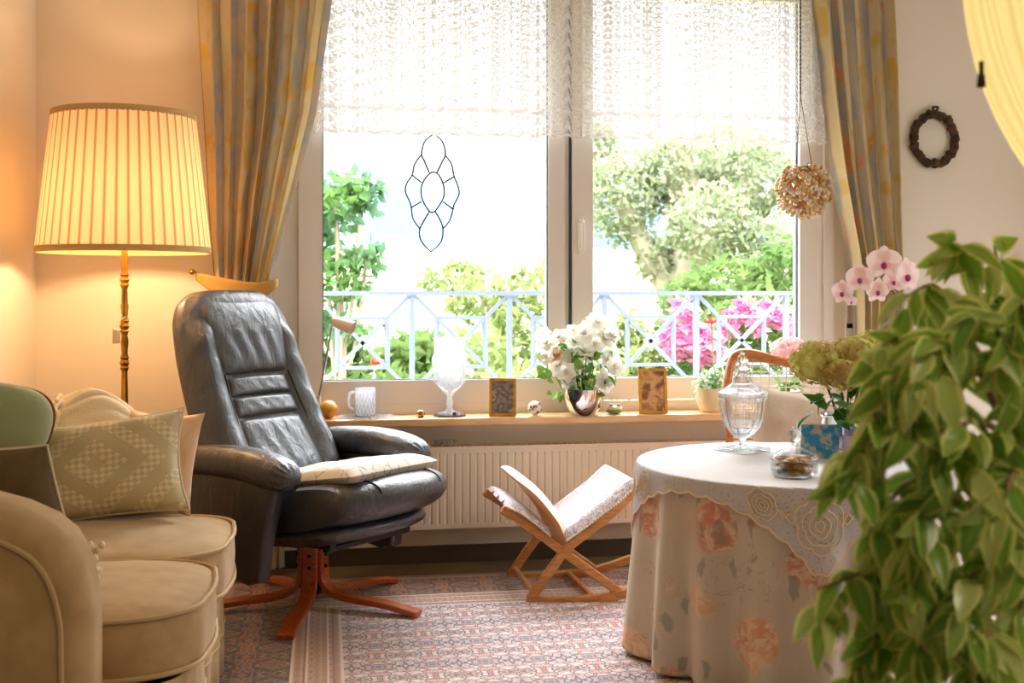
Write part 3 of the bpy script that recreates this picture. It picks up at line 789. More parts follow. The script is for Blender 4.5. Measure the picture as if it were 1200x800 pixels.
plant('leafy_tree', 'green leafy tree branches seen outside at the left edge of the window', 'tree',
      [bl(395, 235, 8, 50, 32), bl(425, 220, 8, 28, 18), bl(385, 330, 8, 50, 34), bl(430, 300, 8, 25, 18), bl(400, 385, 8, 30, 14), bl(350, 260, 8.3, 60, 60)], 1300, .10, MAT['gleaf4'], 2, trunk=.03)
plant('young_tree', 'pale yellow-green young tree seen between railing and suncatcher outside', 'tree',
      [bl(530, 325, 13, 40, 22), bl(565, 350, 12, 45, 30), bl(555, 420, 11, 55, 40), bl(600, 400, 11.5, 30, 50), bl(620, 340, 12, 40, 30)], 1500, .11, MAT['gleaf2'], 3, trunk=.05)
plant('broad_tree', 'tall pale leafy tree filling the right window pane outside', 'tree',
      [bl(730, 230, 17, 50, 60), bl(790, 200, 17, 50, 50), bl(830, 260, 16, 55, 50), bl(880, 210, 17, 60, 60), bl(905, 300, 16, 55, 50), bl(770, 300, 17, 25, 30), bl(850, 180, 18, 60, 40), bl(700, 180, 18, 30, 40)], 8000, .125, MAT['gleaf3'], 4, trunk=.35)
plant('green_bush', 'mid-green bush outside behind the pink blossom at the right of window', 'bush',
      [bl(860, 330, 12, 60, 34), bl(920, 320, 12, 40, 44), bl(800, 350, 12, 30, 24)], 1300, .11, MAT['gleaf1'], 5)
plant('ornamental_grass', 'bright green clump of grass outside behind the railing left of glass vase', 'grass clump',
      [bl(478, 425, 9, 38, 32), bl(500, 420, 9, 26, 26)], 500, .14, MAT['gleaf1'], 6)
plant('low_bush', 'low leafy green bush outside at foot of the left railing', 'bush',
      [bl(410, 425, 8.5, 30, 24), bl(450, 448, 8.3, 60, 14), bl(390, 400, 8.6, 26, 30)], 800, .09, MAT['gleaf1'], 16)
plant('yellow_bush', 'yellow-green bush outside behind the railing right of the white bouquet', 'bush',
      [bl(738, 400, 9.5, 24, 40), bl(755, 430, 9, 26, 30), bl(720, 440, 9, 50, 20), bl(620, 445, 9, 70, 14)], 1400, .08, MAT['gleaf2'], 7)
rh = plant('rhododendron', 'rhododendron bush covered in pink blossom outside the right window pane', 'flowering bush',
      [bl(800, 400, 9, 40, 40), bl(850, 395, 9, 40, 44), bl(895, 380, 9, 40, 44), bl(860, 440, 9, 80, 26), bl(925, 400, 9, 30, 40)], 1200, .1, MAT['gleaf1'], 8)
rnd = random.Random(9)
fm = MB()
for i in range(46):
    d = Vector((rnd.gauss(0, 1), rnd.gauss(0, 1), rnd.gauss(0, 1))).normalized()
    leafquad(fm, d*.035, .075, rnd, 0)
fm.fixn = False
def ptsinworld(o, p):
    o.location = Vector(p)-o.parent.location
proto = fm.build('pink_blossom', MAT['petal_pink'], rh, smooth=False)
for i, (px, py) in enumerate([(790, 384), (805, 400), (783, 398), (820, 405), (812, 380), (828, 392), (862, 372), (880, 366), (896, 372), (871, 358), (888, 385), (912, 372), (852, 388), (926, 382), (820, 420), (842, 410), (800, 360), (905, 362), (790, 415)]):
    o = proto if i == 0 else proto.copy()
    if i: COL.objects.link(o); o.parent = rh
    ptsinworld(o, P(px, py, 8.55+rnd.random()*.2)); o.scale = [rnd.uniform(.9, 1.35)]*3
def redflower(px, py, d, label, k):
    p = P(px, py, d); base = -.3+3.6*sstep(.05, 1, max(0, (p.y-6.5)/54))
    t = thing('red_poppy', label, 'flower', (p.x, p.y, base))
    m = MB()
    for a in range(6):
        an = a*PI/3
        m.grid(lambda u, v: p+Vector((math.cos(an)*.055*v-(u-.5)*.06*math.sin(an)*math.sin(PI*min(1, v+.15)), math.sin(an)*.055*v+(u-.5)*.06*math.cos(an)*math.sin(PI*min(1, v+.15)), .045*v*v)), 3, 3)
    m.fixn = False; m.build('petals', MAT['petal_red'], t, world=True)
    m = MB(); m.tube([(p.x, p.y, base), (p.x+.02, p.y, lerp(base, p.z, .6)), p], .006, 6); m.build('stem', MAT['gleaf1'], t, world=True)
redflower(451, 383, 7.9, 'small red flower outside, upper one behind the left railing square', 0)
redflower(441, 427, 7.4, 'red flower outside low behind the left railing square', 1)
redflower(834, 379, 8.1, 'red flower outside left of the pink blossom', 2)
redflower(853, 373, 8.2, 'red flower outside touching the pink blossom beside the railing diagonal', 3)
# ================================================================ RUG
rc = (-.098-.31+RUG_HX, 4.80-RUG_HY)
mb = MB(); mb.grid(lambda u, v: ((u-.5)*2*RUG_HX, (v-.5)*2*RUG_HY, .012), 2, 2)
mb.v += []; o = MB(); o.box((-RUG_HX, -RUG_HY, 0), (RUG_HX, RUG_HY, .012))
o = o.build('persian_rug', MAT['rug'], smooth=False); o.location = (rc[0], rc[1], .001)
tag(o, 'patterned persian rug with dark border and pink field under the recliner and round table', 'rug')
# ================================================================ SOFA
sx, sy0, sy1 = -.33, 2.56, 4.12
sofa = thing('sofa', 'olive beige velour two-seat sofa with curved arm against left wall', 'sofa', (-.75, 3.35, 0))
def sskirt(u, v):
    # outline from near arm round the front to far arm
    L = lerp(2.62, 4.02, u)
    bulge = .035*(abs(math.sin(PI*(L-2.72)/.61)))**.5
    y = L
    x = sx-.02+bulge-(.10*sstep(.12, 0, u)+.10*sstep(.9, 1, u)) + .012*v*0
    fold = .008*math.sin(u*60)*(1-v)
    return (x+fold, y, lerp(.015, .30, v))
mb = MB(); mb.grid(sskirt, 90, 6); mb.build('skirt', MAT['sofa'], sofa, world=True, solid=.006)
mb = MB(); mb.box((-1.12, 2.6, .05), (sx-.08, 4.05, .30)); mb.build('base', MAT['sofa'], sofa, world=True, smooth=False, bevel=.01)
mb = MB(); mb.tube([(lambda p: (p[0]+.004, p[1], .135))(sskirt(i/60, .4)) for i in range(61)], .004, 6); mb.build('skirt_piping', MAT['sofa_piping'], sofa, world=True)
def seatc(y0, y1, z0, z1, rf):
    # plan outline with large front radii
    x0, x1 = -1.0, sx+.045; out = []
    for k in range(11):
        a = -PI/2+PI/2*k/10; out.append((x1-rf+rf*math.cos(a), y0+rf*.8+rf*.8*math.sin(a)))
    for k in range(1, 4): out.append((x1+.012*math.sin(PI*k/4), lerp(y0+rf*.8, y1-rf*.8, k/4)))
    for k in range(11):
        a = PI/2*k/10; out.append((x1-rf+rf*math.cos(a), y1-rf*.8+rf*.8*math.sin(a)))
    for k in range(1, 5): out.append((lerp(x1-rf, x0, k/4), y1))
    for k in range(1, 4): out.append((x0, lerp(y1, y0, k/4)))
    for k in range(0, 4): out.append((lerp(x0, x1-rf, k/4), y0))
    n = len(out); cx, cy = (x0+x1)/2, (y0+y1)/2; H = z1-z0
    m = MB(); rings = [(.0, 0, .0), (.5, 0, -.015), (.93, .0, 0), (.985, .012, 0), (1.0, .035, 0), (1.006, .5, 1), (1.0, H-.03, 0), (.985, H-.01, 0), (.95, H, 0), (.8, H+.012, 0), (.55, H+.026, 0), (.25, H+.034, 0), (0, H+.036, 0)]
    vs = []
    for s_, h_, q in rings:
        hh = H*.5 if q == 1 else h_
        for (x, y) in out: vs.append((cx+(x-cx)*s_, cy+(y-cy)*s_, z0+hh))
    f = []
    for k in range(len(rings)-1):
        for i in range(n): f.append((k*n+i, k*n+(i+1) % n, (k+1)*n+(i+1) % n, (k+1)*n+i))
    m.add(vs, f); c = m.build('seat_cushion', MAT['sofa'], sofa, world=True)
    import bmesh
    bm = bmesh.new(); bm.from_mesh(c.data); bmesh.ops.remove_doubles(bm, verts=bm.verts, dist=1e-5); bm.to_mesh(c.data); bm.free()
    for zz in (z1-.004, z0+.012):
        m = MB(); m.tube([(cx+(x-cx)*1.002, cy+(y-cy)*1.004, zz) for (x, y) in out], .0065, 6, closed=True); m.build('piping', MAT['sofa_piping'], c, world=True)
seatc(2.725, 3.325, .30, .452, .2)
seatc(3.335, 3.965, .30, .452, .2)
def sarm(y0, y1, nm):
    prof = [(-1.165, .02), (-.535, .02), (-.5, .06), (-.48, .3), (-.48, .50), (-.487, .57), (-.503, .63), (-.53, .68), (-.57, .715), (-.63, .745), (-.71, .77), (-.82, .785), (-1.0, .80), (-1.165, .80)]
    m = MB(); m.prism(prof, y0, y1, .055); a = m.build(nm, MAT['sofa'], sofa, world=True)
    for yy in ((y0-.001,) if y0 < 3 else (y1+.001,)):
        pts = smooth_path([(lerp(-1.0, x, .885), yy, lerp(.2, z, .89)) for x, z in prof[3:]], 4)
        m = MB(); m.tube(pts, .006, 6); m.build('arm_piping', MAT['sofa_piping'], a, world=True)
sarm(2.52, 2.70, 'armrest'); sarm(3.98, 4.15, 'armrest')
mb = MB(); mb.prism([(-1.165, .05), (-.98, .05), (-.95, .45), (-.98, .74), (-1.02, .79), (-1.09, .81), (-1.165, .79)], 2.6, 4.08, .04); mb.build('backrest', MAT['sofa'], sofa, world=True)
# ---- cushions
def pillow(w, h, t, nu=26, pinch=.07, p=3.0, wr=.0, seed=1):
    m = MB(); rr = random.Random(seed); a1, a2, a3 = rr.random()*6, rr.random()*6, rr.random()*6
    for side in (1, -1):
        def f(u, v):
            a = 2*u-1; b = 2*v-1
            k = max(0, (1-abs(a)**p))*max(0, (1-abs(b)**p))
            x = a*w/2*(1-pinch*(1-b*b)*abs(a)**2); z = b*h/2*(1-pinch*(1-a*a)*abs(b)**2)
            wv = wr*(math.sin(a*7+b*3+a1)*math.sin(b*5-a*2+a2)+.5*math.sin(a*13-b*9+a3))*k
            return (x, side*(t/2*k**.42+wv)-side*.0, z)
        m.grid(f, nu, nu, uvf=lambda u, v: (u, v))
    return m
def edgepipe(w, h, pinch=.07, r=.004):
    pts = []
    for s_ in range(4):
        for k in range(16):
            t = -1+2*k/16
            a, b = [(t, -1), (1, t), (-t, 1), (-1, -t)][s_]
            pts.append((a*w/2*(1-pinch*(1-b*b)*abs(a)**2), 0, b*h/2*(1-pinch*(1-a*a)*abs(b)**2)))
    m = MB(); m.tube(pts, r, 6, closed=True); return m
def cushion(name, label, px, py, d, w, h, t, mat, yaw, lean, roll, pipe=None, group=None, pinch=.07, wr=0.0, seed=1, cat='cushion', shear=0.0):
    c = P(px, py, d) if not isinstance(px, Vector) else px
    M = Matrix.Translation(c) @ Matrix.Rotation(math.radians(yaw), 4, 'Z') @ Matrix.Rotation(math.radians(lean), 4, 'X') @ Matrix.Rotation(math.radians(roll), 4, 'Y')
    SH = Matrix.Identity(4); SH[0][2] = -shear; M = M @ SH
    m = pillow(w, h, t, pinch=pinch, wr=wr, seed=seed).xf(M)
    zmin = min(v.z for v in m.v); root = thing(name, label, cat, (c.x, c.y, zmin), group=group)
    m.build('cover', mat, root, world=True)
    if pipe: edgepipe(w, h, pinch).xf(M).build('piping', pipe, root, world=True)
    return root
yb = math.degrees(-YAW)
cushion('embroidered_cushion', 'beige embroidered cushion with diamond pattern standing on the sofa seat', 119, 549, 3.64, .53, .33, .15, MAT['embroidered'], yb+4, -20, -7, MAT['piping_light'], pinch=.10, wr=.006)
cushion('satin_cushion', 'peach satin cushion behind the embroidered cushion beside the recliner', 184, 540, 3.80, .29, .34, .09, MAT['pink_cushion'], yb-10, -12, 3, pinch=.12, wr=.012, seed=4)
gc = P(6, 496, 3.52)
t = thing('green_cushion', 'plump sage green cushion on the sofa at the left edge above the brown cushion', 'cushion', (gc.x, gc.y, gc.z-.12))
Mg = Matrix.Rotation(-YAW+.3, 3, 'Z') @ Matrix.Rotation(-.35, 3, 'X') @ Matrix.Rotation(.22, 3, 'Y')
m = MB(); m.ell(gc, (.135, .10, .118), 40, 24, 3.0, 2.6, Mg); m.build('cover', MAT['green_cushion'], t, world=True)
m = MB(); m.tube([gc+Mg @ V(.137*math.copysign(abs(math.cos(a))**(2/3), math.cos(a)), 0, .120*math.copysign(abs(math.sin(a))**(2/2.6), math.sin(a))) for a in [2*PI*k/60 for k in range(60)]], .004, 6, closed=True); m.build('piping', MAT['brown_trim'], t, world=True)
cushion('dark_cushion', 'dark olive brown cushion with pale edge leaning inside the near sofa arm', 3, 608, 2.84, .32, .36, .11, MAT['brown_cushion'], yb+3, -12, 0, MAT['piping_light'], pinch=.06, wr=.005, seed=6, shear=.36)
# tassel of the dark cushion
p0 = P(112, 655, 2.86)
t = bpy.data.objects['dark_cushion']
mb = MB()
rr = random.Random(5)
for k in range(9):
    mb.ell(p0+V(rr.uniform(-.012, .016), rr.uniform(-.02, .01), rr.uniform(-.04, .04)), (.009, .009, .011), 8, 6)
mb.build('crochet_tassel', MAT['cream_knit'], t, world=True)
# knitted blanket over the far arm
bk = thing('knitted_blanket', 'cream cable-knit blanket bundled over the far sofa arm below the lamp', 'blanket', (-.82, 4.06, .80))
def blk(u, v):
    a = lerp(-PI*.12, PI*1.12, v)
    x = lerp(-1.0, -.60, u); e = math.sin(PI*u)**.38
    ribs = .009*abs(math.sin(v*34+1.2*math.sin(u*5)))*sstep(.25, .5, u)
    w = .013*math.sin(u*9+v*6)+.01*math.sin(v*13-u*5)
    ry = (.125+ribs)*lerp(.75, 1, e); rz = (.155+ribs+w)*e
    cz = .70
    if v < .12 or v > .88: pass
    return (x+.02*math.sin(v*6), 4.06-ry*math.cos(a)*1.05, cz+rz*math.sin(a)-(.05 if math.sin(a) < 0 else 0))
mb = MB(); mb.grid(blk, 70, 150); mb.build('blanket_body', MAT['cream_knit'], bk, world=True)
for q in range(1):
    pts = []
    u0 = .30
    for i in range(26):
        v = .05+.7*i/25; p = Vector(blk(u0+.02*math.sin(i*1.1), v)); n = Vector((0, -math.cos(lerp(-PI*.12, PI*1.12, v)), math.sin(lerp(-PI*.12, PI*1.12, v)))); pts.append(p+n*.008)
    m = MB(); m.tube(pts, .0075, 8); m.build('cable_rib', MAT['cream_knit'], bk, world=True)
# ================================================================ FLOOR LAMP
lc = P(146, 470, 4.42); lx, ly = lc.x, lc.y
lamp = thing('floor_lamp', 'lit brass floor lamp with pleated cream fabric shade in the left corner', 'floor lamp', (lx, ly, 0))
zt_ = W(145, 128, ly).z; zb_ = W(145, 291, ly).z; zt_ = P(145, 137, 4.42).z; zb_ = P(145, 293, 4.42).z
Rt = 80/F_PX*4.42; Rb = 97/F_PX*4.42
npl = 46
def plf(a, z, k):
    return 1+.014*abs(math.cos(a*npl/2))
prof = [(lerp(Rb, Rt, t/10), lerp(zb_, zt_, t/10)) for t in range(11)]
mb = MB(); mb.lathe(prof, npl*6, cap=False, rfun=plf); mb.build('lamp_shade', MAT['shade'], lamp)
for nm, rr_, zz in (('shade_trim', Rt, zt_), ('shade_trim', Rb, zb_)):
    m = MB(); m.lathe([(rr_*1.012, zz-.012), (rr_*1.022, zz), (rr_*1.012, zz+.012), (rr_*.99, zz+.012), (rr_*.99, zz-.012), (rr_*1.012, zz-.012)], 96, cap=False); m.build(nm, MAT['shade_trim'], lamp)
mb = MB()
for k in range(3):
    a = k*2*PI/3+.4; mb.tube([(0, 0, zt_-.03), (Rt*.99*math.cos(a), Rt*.99*math.sin(a), zt_-.004)], .0025, 6)
mb.build('shade_spider', MAT['brass'], lamp)
def zp(py): return P(145, py, 4.42).z
pp = [(.0, .0), (.145, 0), (.15, .012), (.13, .022), (.06, .034), (.03, .05), (.018, .08), (.014, .11)]
def knob(z, r=.019): return [(.011, z-.035), (.014, z-.026), (r*.9, z-.02), (r*.7, z-.012), (r, z), (r*.7, z+.012), (r*.9, z+.02), (.014, z+.026), (.011, z+.035)]
for py in (600, 528, 425, 382, 328): pp += [(.0125, zp(py)-.09)]+knob(zp(py)) + [(.0155, zp(py)+.08)]
pp += [(.012, zp(298)), (.011, zt_-.25), (.016, zt_-.24), (.016, zt_-.2), (0, zt_-.2)]
pp = [pp[0]]+sorted(pp[1:-1], key=lambda q: q[1])+[pp[-1]]
mb = MB(); mb.lathe(pp, 20, cap=False); mb.build('stand', MAT['brass'], lamp)
mb = MB(); mb.tube([(0, 0, zt_-.2), (0, 0, zt_-.03)], .004, 6); mb.build('shade_rod', MAT['brass'], lamp)
for s_ in (-1, 1):
    mb = MB(); mb.ell((s_*.07, 0, zt_-.22), (.026, .026, .04)); mb.build('bulb', MAT['bulb'], lamp)
mb = MB(); q = P(136, 393, 4.38)-Vector((lx, ly, 0)); mb.prism([(q.x-.013, q.z-.03), (q.x+.013, q.z-.03), (q.x+.015, q.z+.02), (q.x-.011, q.z+.028)], q.y-.012, q.y+.012, .004); mb.tube([(q.x+.002, q.y, q.z+.026), (q.x+.016, q.y+.01, q.z+.06), (.012, 0, q.z+.075)], .0025, 6)
mb.build('pull_switch', MAT['bell_white'], lamp)
# ================================================================ RECLINER
Cb = G(366, 713.5)
rec = thing('recliner', 'black leather recliner armchair on star-shaped cherry wood base in front of window', 'armchair', (Cb.x, Cb.y, .013))
rec.rotation_euler = (0, 0, -YAW-math.radians(35))
# star base
for k in range(5):
    a = math.radians(35-90+72*k+(-2)); ca, sa = math.cos(a), math.sin(a)
    side = (-sa, ca, 0)
    path = smooth_path([(.045*ca, .045*sa, .235), (.045*ca, .045*sa, .14), (.055*ca, .055*sa, .09), (.10*ca, .10*sa, .055), (.18*ca, .18*sa, .042), (.30*ca, .30*sa, .034), (.44*ca, .44*sa, .012)], 5)
    m = MB(); m.strip(path, side, .058, .021); m.build('star_leg', MAT['cherry'], rec, smooth=False, bevel=.005)
    m = MB()
    for zz in (.205, .165):
        m.lathe([(0, 0), (.0065, 0), (.0065, .004), (0, .005)], 10).v[-40:]
    m.v = []; m.f = []; m.uv = []
    lg = rec.children[-1]
    for zz in (.20, .155):
        m = MB(); m.ell((.0575*ca, .0575*sa, zz), (.007, .007, .007), 10, 6); m.build('bolt', MAT['bolt'], lg)
mb = MB(); mb.lathe([(0, .05), (.036, .05), (.036, .25), (.028, .25), (.028, .30), (0, .30)], 20); mb.build('column', MAT['blackmetal'], rec)
mb = MB()
for yy in (-.2, .2): mb.bar((-.24, yy, .285), (.30, yy, .30), .03, .03)
for xx in (-.2, 0, .28): mb.bar((xx, -.22, .285), (xx, .22, .285), .03, .02)
mb.build('under_frame', MAT['blackmetal'], rec, smooth=False, bevel=.004)
# seat: thick padded shape, front raised
def seatf(u, v):  # closed section around x-z, swept in y
    a = 2*PI*u; y = lerp(-1, 1, v)
    sp = lambda x, e: math.copysign(abs(x)**(2/e), x)
    e = (1-abs(y)**6)**(1/6.) if abs(y) < 1 else 0
    cx, sz = sp(math.cos(a), 3.2), sp(math.sin(a), 2.4)
    front = .10*(1-y*y)   # rounded front edge in plan
    x = .13+ cx*(.36-.02)*lerp(.86, 1, e) + (front-.05)*(.5+.5*cx)
    z = .405+ .075*(x-.13)/.38 + sz*(.088-.012*(cx < 0))*max(e, .0)
    return (x, y*.295, z)
mb = MB(); mb.grid(seatf, 48, 30, closeu=True); mb.build('seat', MAT['leather'], rec)
def seatf2(u, v):
    p = Vector(seatf(u, v)); q = Vector((.13, p.y, .405))
    return (p.x*.80+.0, p.y*.94, .335+(p.z-.405)*.50+ .02)
mb = MB(); mb.grid(seatf2, 40, 24, closeu=True); mb.v = [V(p.x, p.y, p.z-.04) for p in mb.v]; mb.build('seat_underpad', MAT['leather'], rec)
for yy in (-.16, .16):
    m = MB(); m.tube([V(*seatf(.5-k/24*.5, (yy/.295+1)/2))+V(0, 0, .0015) for k in range(3, 24)], .003, 6); m.build('seam', MAT['leather_seam'], bpy.data.objects['seat'])
# backrest
B0, B1 = V(-.13, 0, .42), V(-.47, 0, 1.10)
def spine(s):
    return B0.lerp(B1, s)+V(1, 0, .5).normalized()*(-.03*math.sin(PI*s))+V(.03*max(0, s-.75)**1*1.0, 0, 0)
def bnorm(s):
    t = (spine(s+.01)-spine(s-.01)).normalized(); return V(t.z, 0, -t.x)
def bwid(s): return interp([(-.1, .30), (0, .31), (.2, .315), (.5, .31), (.75, .295), (.95, .28), (1.05, .262), (1.14, .23)], s)
def backf(u, v):
    s = lerp(-.06, 1.12, v); a = 2*PI*u
    ends = (1-abs(2*v-1)**9)**(1/2.6) if abs(2*v-1) < 1 else 0
    sp = lambda x, e: math.copysign(abs(x)**(2/e), x)
    y = sp(math.cos(a), 2.6); n = sp(math.sin(a), 2.2)
    c = spine(s); N = bnorm(s)
    w = bwid(s)
    th = .085*ends
    off = n*th
    if n > 0:
        ay = abs(y)
        off += ends*(.034*math.exp(-((ay-.76)/.17)**2) - .022*sstep(.62, .45, ay)) * sstep(.99, .8, s)
        off += ends*.003*math.sin(s*31+ay*9)*sstep(.5, .7, ay)*sstep(.98, .8, ay)
    p = c+N*off; return (p.x, y*w*(.35+.65*ends), p.z)
mb = MB(); mb.grid(backf, 64, 60, closeu=True); back = mb.build('backrest', MAT['leather'], rec)
def panel(s0, s1, w0, w1, th, base, nm, wr=0, wrap=0, nf=5):
    def f(u, v):
        a = 2*u-1; b = 2*v-1
        k = max(0, 1-a**6)*max(0, 1-b**6)
        s = lerp(s0, s1, v)
        c = spine(min(s, 1.03)); N = bnorm(min(s, 1.0)); T = V(-N.z, 0, N.x)
        w = lerp(w0, w1, v)
        y = a*w
        o = (base if not wrap else lerp(.03, base, k**.2)) + th*(k**.45)*(1-.25*a*a) + wr*math.sin(a*nf*3+1.5*math.sin(b*2.5))*k*(.5+.5*(1-v))+ wr*.6*math.sin(a*17+b*4)*k
        p = c+N*o
        if wrap and s > .86:
            ph = (s-.86)/(s1-.86)*PI*.52; Rr = .115
            c2 = spine(.86); N2 = bnorm(.86); T2 = V(-N2.z, 0, N2.x); oo = lerp(.03, base, k**.2)+th*(k**.45)*(1-.25*a*a)
            p = c2+N2*0+(N2*math.cos(ph)+T2*math.sin(ph)*1.25)*(oo)+T2*.0
            p = c2+N2*(oo*math.cos(ph)) + T2*((oo+.075)*math.sin(ph)*1.05)
        return (p.x, y, p.z)
    m = MB(); m.grid(f, 30, 30); return m.build(nm, MAT['leather'], rec)
panel(.02, .385, .185, .165, .030, .055, 'lumbar_panel', .0012)
panel(.395, .50, .163, .158, .032, .055, 'lumbar_panel', .0006)
panel(.51, .615, .158, .153, .032, .055, 'lumbar_panel', .0006)
panel(.625, 1.05, .175, .225, .034, .070, 'headrest', .0035, wrap=1)
for sg in (-1, 1):
    m = MB(); pts = []
    for k in range(26):
        s = lerp(-.02, .63, k/25); N = bnorm(s); p = spine(s)+N*.078; pts.append((p.x, sg*lerp(.20, .165, k/25), p.z))
    m.tube(pts, .0035, 6); m.build('seam', MAT['leather_seam'], back)
# arms
for sg in (-1, 1):
    def armf(u, v):
        a = 2*PI*u; s = v; x = lerp(-.34, .27, s)
        e = (1-abs(2*v-1)**7)**(1/2.2) if abs(2*v-1) < 1 else 0
        sp = lambda q, k: math.copysign(abs(q)**(2/k), q)
        w = lerp(.052, .072, s)*e; h = lerp(.052, .064, s)*e
        zc = .562+.018*math.sin(PI*s)-.02*(s-.5)**2*4*(s > .5)
        g = 1+.05*math.sin(a*14)*sstep(.88, .97, s)
        return (x, sg*.35+w*g*sp(math.cos(a), 2.4), zc+h*g*sp(math.sin(a), 2.6))
    m = MB(); m.grid(armf, 56, 44, closeu=True); ap = m.build('armrest', MAT['leather'], rec)
    m = MB(); m.prism([(-.30, .22), (.06, .16), (.12, .18), (.14, .30), (.20, .50), (.22, .55), (-.32, .55), (-.34, .45)], sg*.35-.035, sg*.35+.035, .022)
    m.build('side_panel', MAT['leather'], rec)
mb = MB(); mb.tube([(-.1, -.36, .24), (-.1, .36, .24)], .012, 8); mb.build('cross_tube', MAT['blackmetal'], rec)
# cloth pad on the seat
cp = rec.location + Matrix.Rotation(rec.rotation_euler.z, 3, 'Z') @ V(.18, -.01, .480)
th_ = thing('seat_pad', 'flat cream embroidered cushion lying on the seat of the black recliner', 'cushion', (cp.x, cp.y, .48))
m = pillow(.50, .46, .085, pinch=.03, p=5, wr=.005)
m.uv = [(u*2, v*2) for u, v in m.uv]
m.xf(Matrix.Translation(cp+V(0, 0, .037)) @ Matrix.Rotation(rec.rotation_euler.z, 4, 'Z') @ Matrix.Rotation(math.radians(-9), 4, 'Y') @ Matrix.Rotation(math.radians(-90), 4, 'X'))
m.build('cover', MAT['seatthrow'], th_, world=True)
# ================================================================ ROCKING FOOTSTOOL
d0 = 4.40
o0 = P(665, 640, d0); gout = thing('footstool', 'folding honey-wood rocking footstool with tapestry pads and nail trim before the radiator', 'footstool', (o0.x, o0.y+.15, .013))
A = RT.copy(); D = (FW*.38+RT*(-.075)); D.z = 0; Dn = D.normalized()
def SP(px, py, k=0.0):   # a point of the stool's front side plane (k=0) or towards the rear plane (k=1)
    x = (px-665)/F_PX*d0; z = CAMH-(py-HY)/F_PX*d0
    return V(o0.x, o0.y, 0)+A*x+V(0, 0, z)+D*k
wd = MAT['beech']
for k in (0.0, 1.0):
    m = MB(); m.strip(smooth_path([SP(617, 701, k), SP(640, 704.5, k), SP(680, 703, k), SP(720, 698, k), SP(750, 690, k), SP(775, 681, k)], 5), Dn, .028, .034); m.build('rocker', wd, gout, smooth=False, bevel=.006)
    m = MB(); m.strip(smooth_path([SP(588, 596, k), SP(622, 618, k), SP(665, 650, k), SP(700, 675, k), SP(728, 695, k)], 5), Dn, .024, .034); m.build('leg', wd, gout, smooth=False, bevel=.006)
    m = MB(); m.strip(smooth_path([SP(749, 568, k), SP(722, 596, k), SP(690, 622, k), SP(666, 641, k), SP(645, 668, k), SP(621, 703, k)], 5), Dn, .024, .036); m.build('leg', wd, gout, smooth=False, bevel=.006)
for a_, b_ in ((SP(668, 648, -.02), SP(668, 648, 1.02)), (SP(626, 693), SP(626, 693, 1)), (SP(694, 699), SP(694, 699, 1))):
    m = MB(); m.tube([a_, b_], .011, 8); m.build('stretcher', wd, gout, world=False) if False else m.build('stretcher', wd, gout, world=True)
# legs/rockers above were made in world space: shift them into the root frame
for ch in gout.children:
    if ch.name.split('.')[0] in ('rocker', 'leg'):
        for v_ in ch.data.vertices: v_.co -= gout.location
def padf(path, th, name, mat, w0=-.06, w1=1.06, extra=None):
    path = smooth_path(path, 6)
    def f(u, v):
        q = u*(len(path)-1); i = min(int(q), len(path)-2); p = path[i].lerp(path[i+1], q-i)
        t = (path[i+1]-path[i]).normalized(); n = Dn.cross(t); n = n if n.z > 0 else -n
        a = 2*v-1
        e = (max(0, 1-abs(2*u-1)**10)**.4)*(max(0, 1-abs(a)**8)**.4)
        return p+D*lerp(w0, w1, v)+n*th*e
    m = MB(); m.grid(f, 36, 16)
    m.grid(lambda u, v: (f(u, v)*0+ (lambda q: path[min(int(q), len(path)-2)].lerp(path[min(int(q), len(path)-2)+1], q-min(int(q), len(path)-2)))(u*(len(path)-1)))+D*lerp(w0, w1, v), 36, 4)
    return m.build(name, mat, gout, world=True)
right = [SP(663, 633), SP(680, 621), SP(705, 602), SP(728, 584), SP(748, 564)]
left = [SP(643, 628), SP(625, 613), SP(608, 601), SP(593, 594)]
padf(right, .034, 'seat_pad', MAT['tapestry']); padf(left, .028, 'seat_pad', MAT['tapestry'])
for pth in (right, left):
    sp_ = smooth_path(pth, 8); m = MB()
    for i, p in enumerate(sp_): m.ell(p+D*(-.07)+V(0, 0, .006), (.0045, .0045, .0045), 6, 4)
    m.build('nail_trim', MAT['nail'], gout, world=True)
flap = [SP(667, 645), SP(657, 618), SP(645, 600), SP(628, 580), SP(607, 563)]
def flapf(u, v, off):
    path = smooth_path(flap, 6); q = u*(len(path)-1); i = min(int(q), len(path)-2); p = path[i].lerp(path[i+1], q-i)
    t = (path[i+1]-path[i]).normalized(); n = Dn.cross(t); n = n if n.z > 0 else -n
    e = (1-sstep(.86, 1, u)*.12)
    ww = lerp(-.02, 1.0, .5+(v-.5)*e)
    return p+D*ww+n*off*(max(0, 1-abs(2*u-1)**8)**.5)*(max(0, 1-abs(2*v-1)**8)**.5)
m = MB(); m.grid(lambda u, v: flapf(u, v, -.012), 30, 12); m.build('calf_pad_backing', MAT['stool_back'], gout, world=True)
m = MB(); m.grid(lambda u, v: flapf(u, v, .028), 30, 12); m.build('calf_pad', MAT['stool_edge'], gout, world=True)
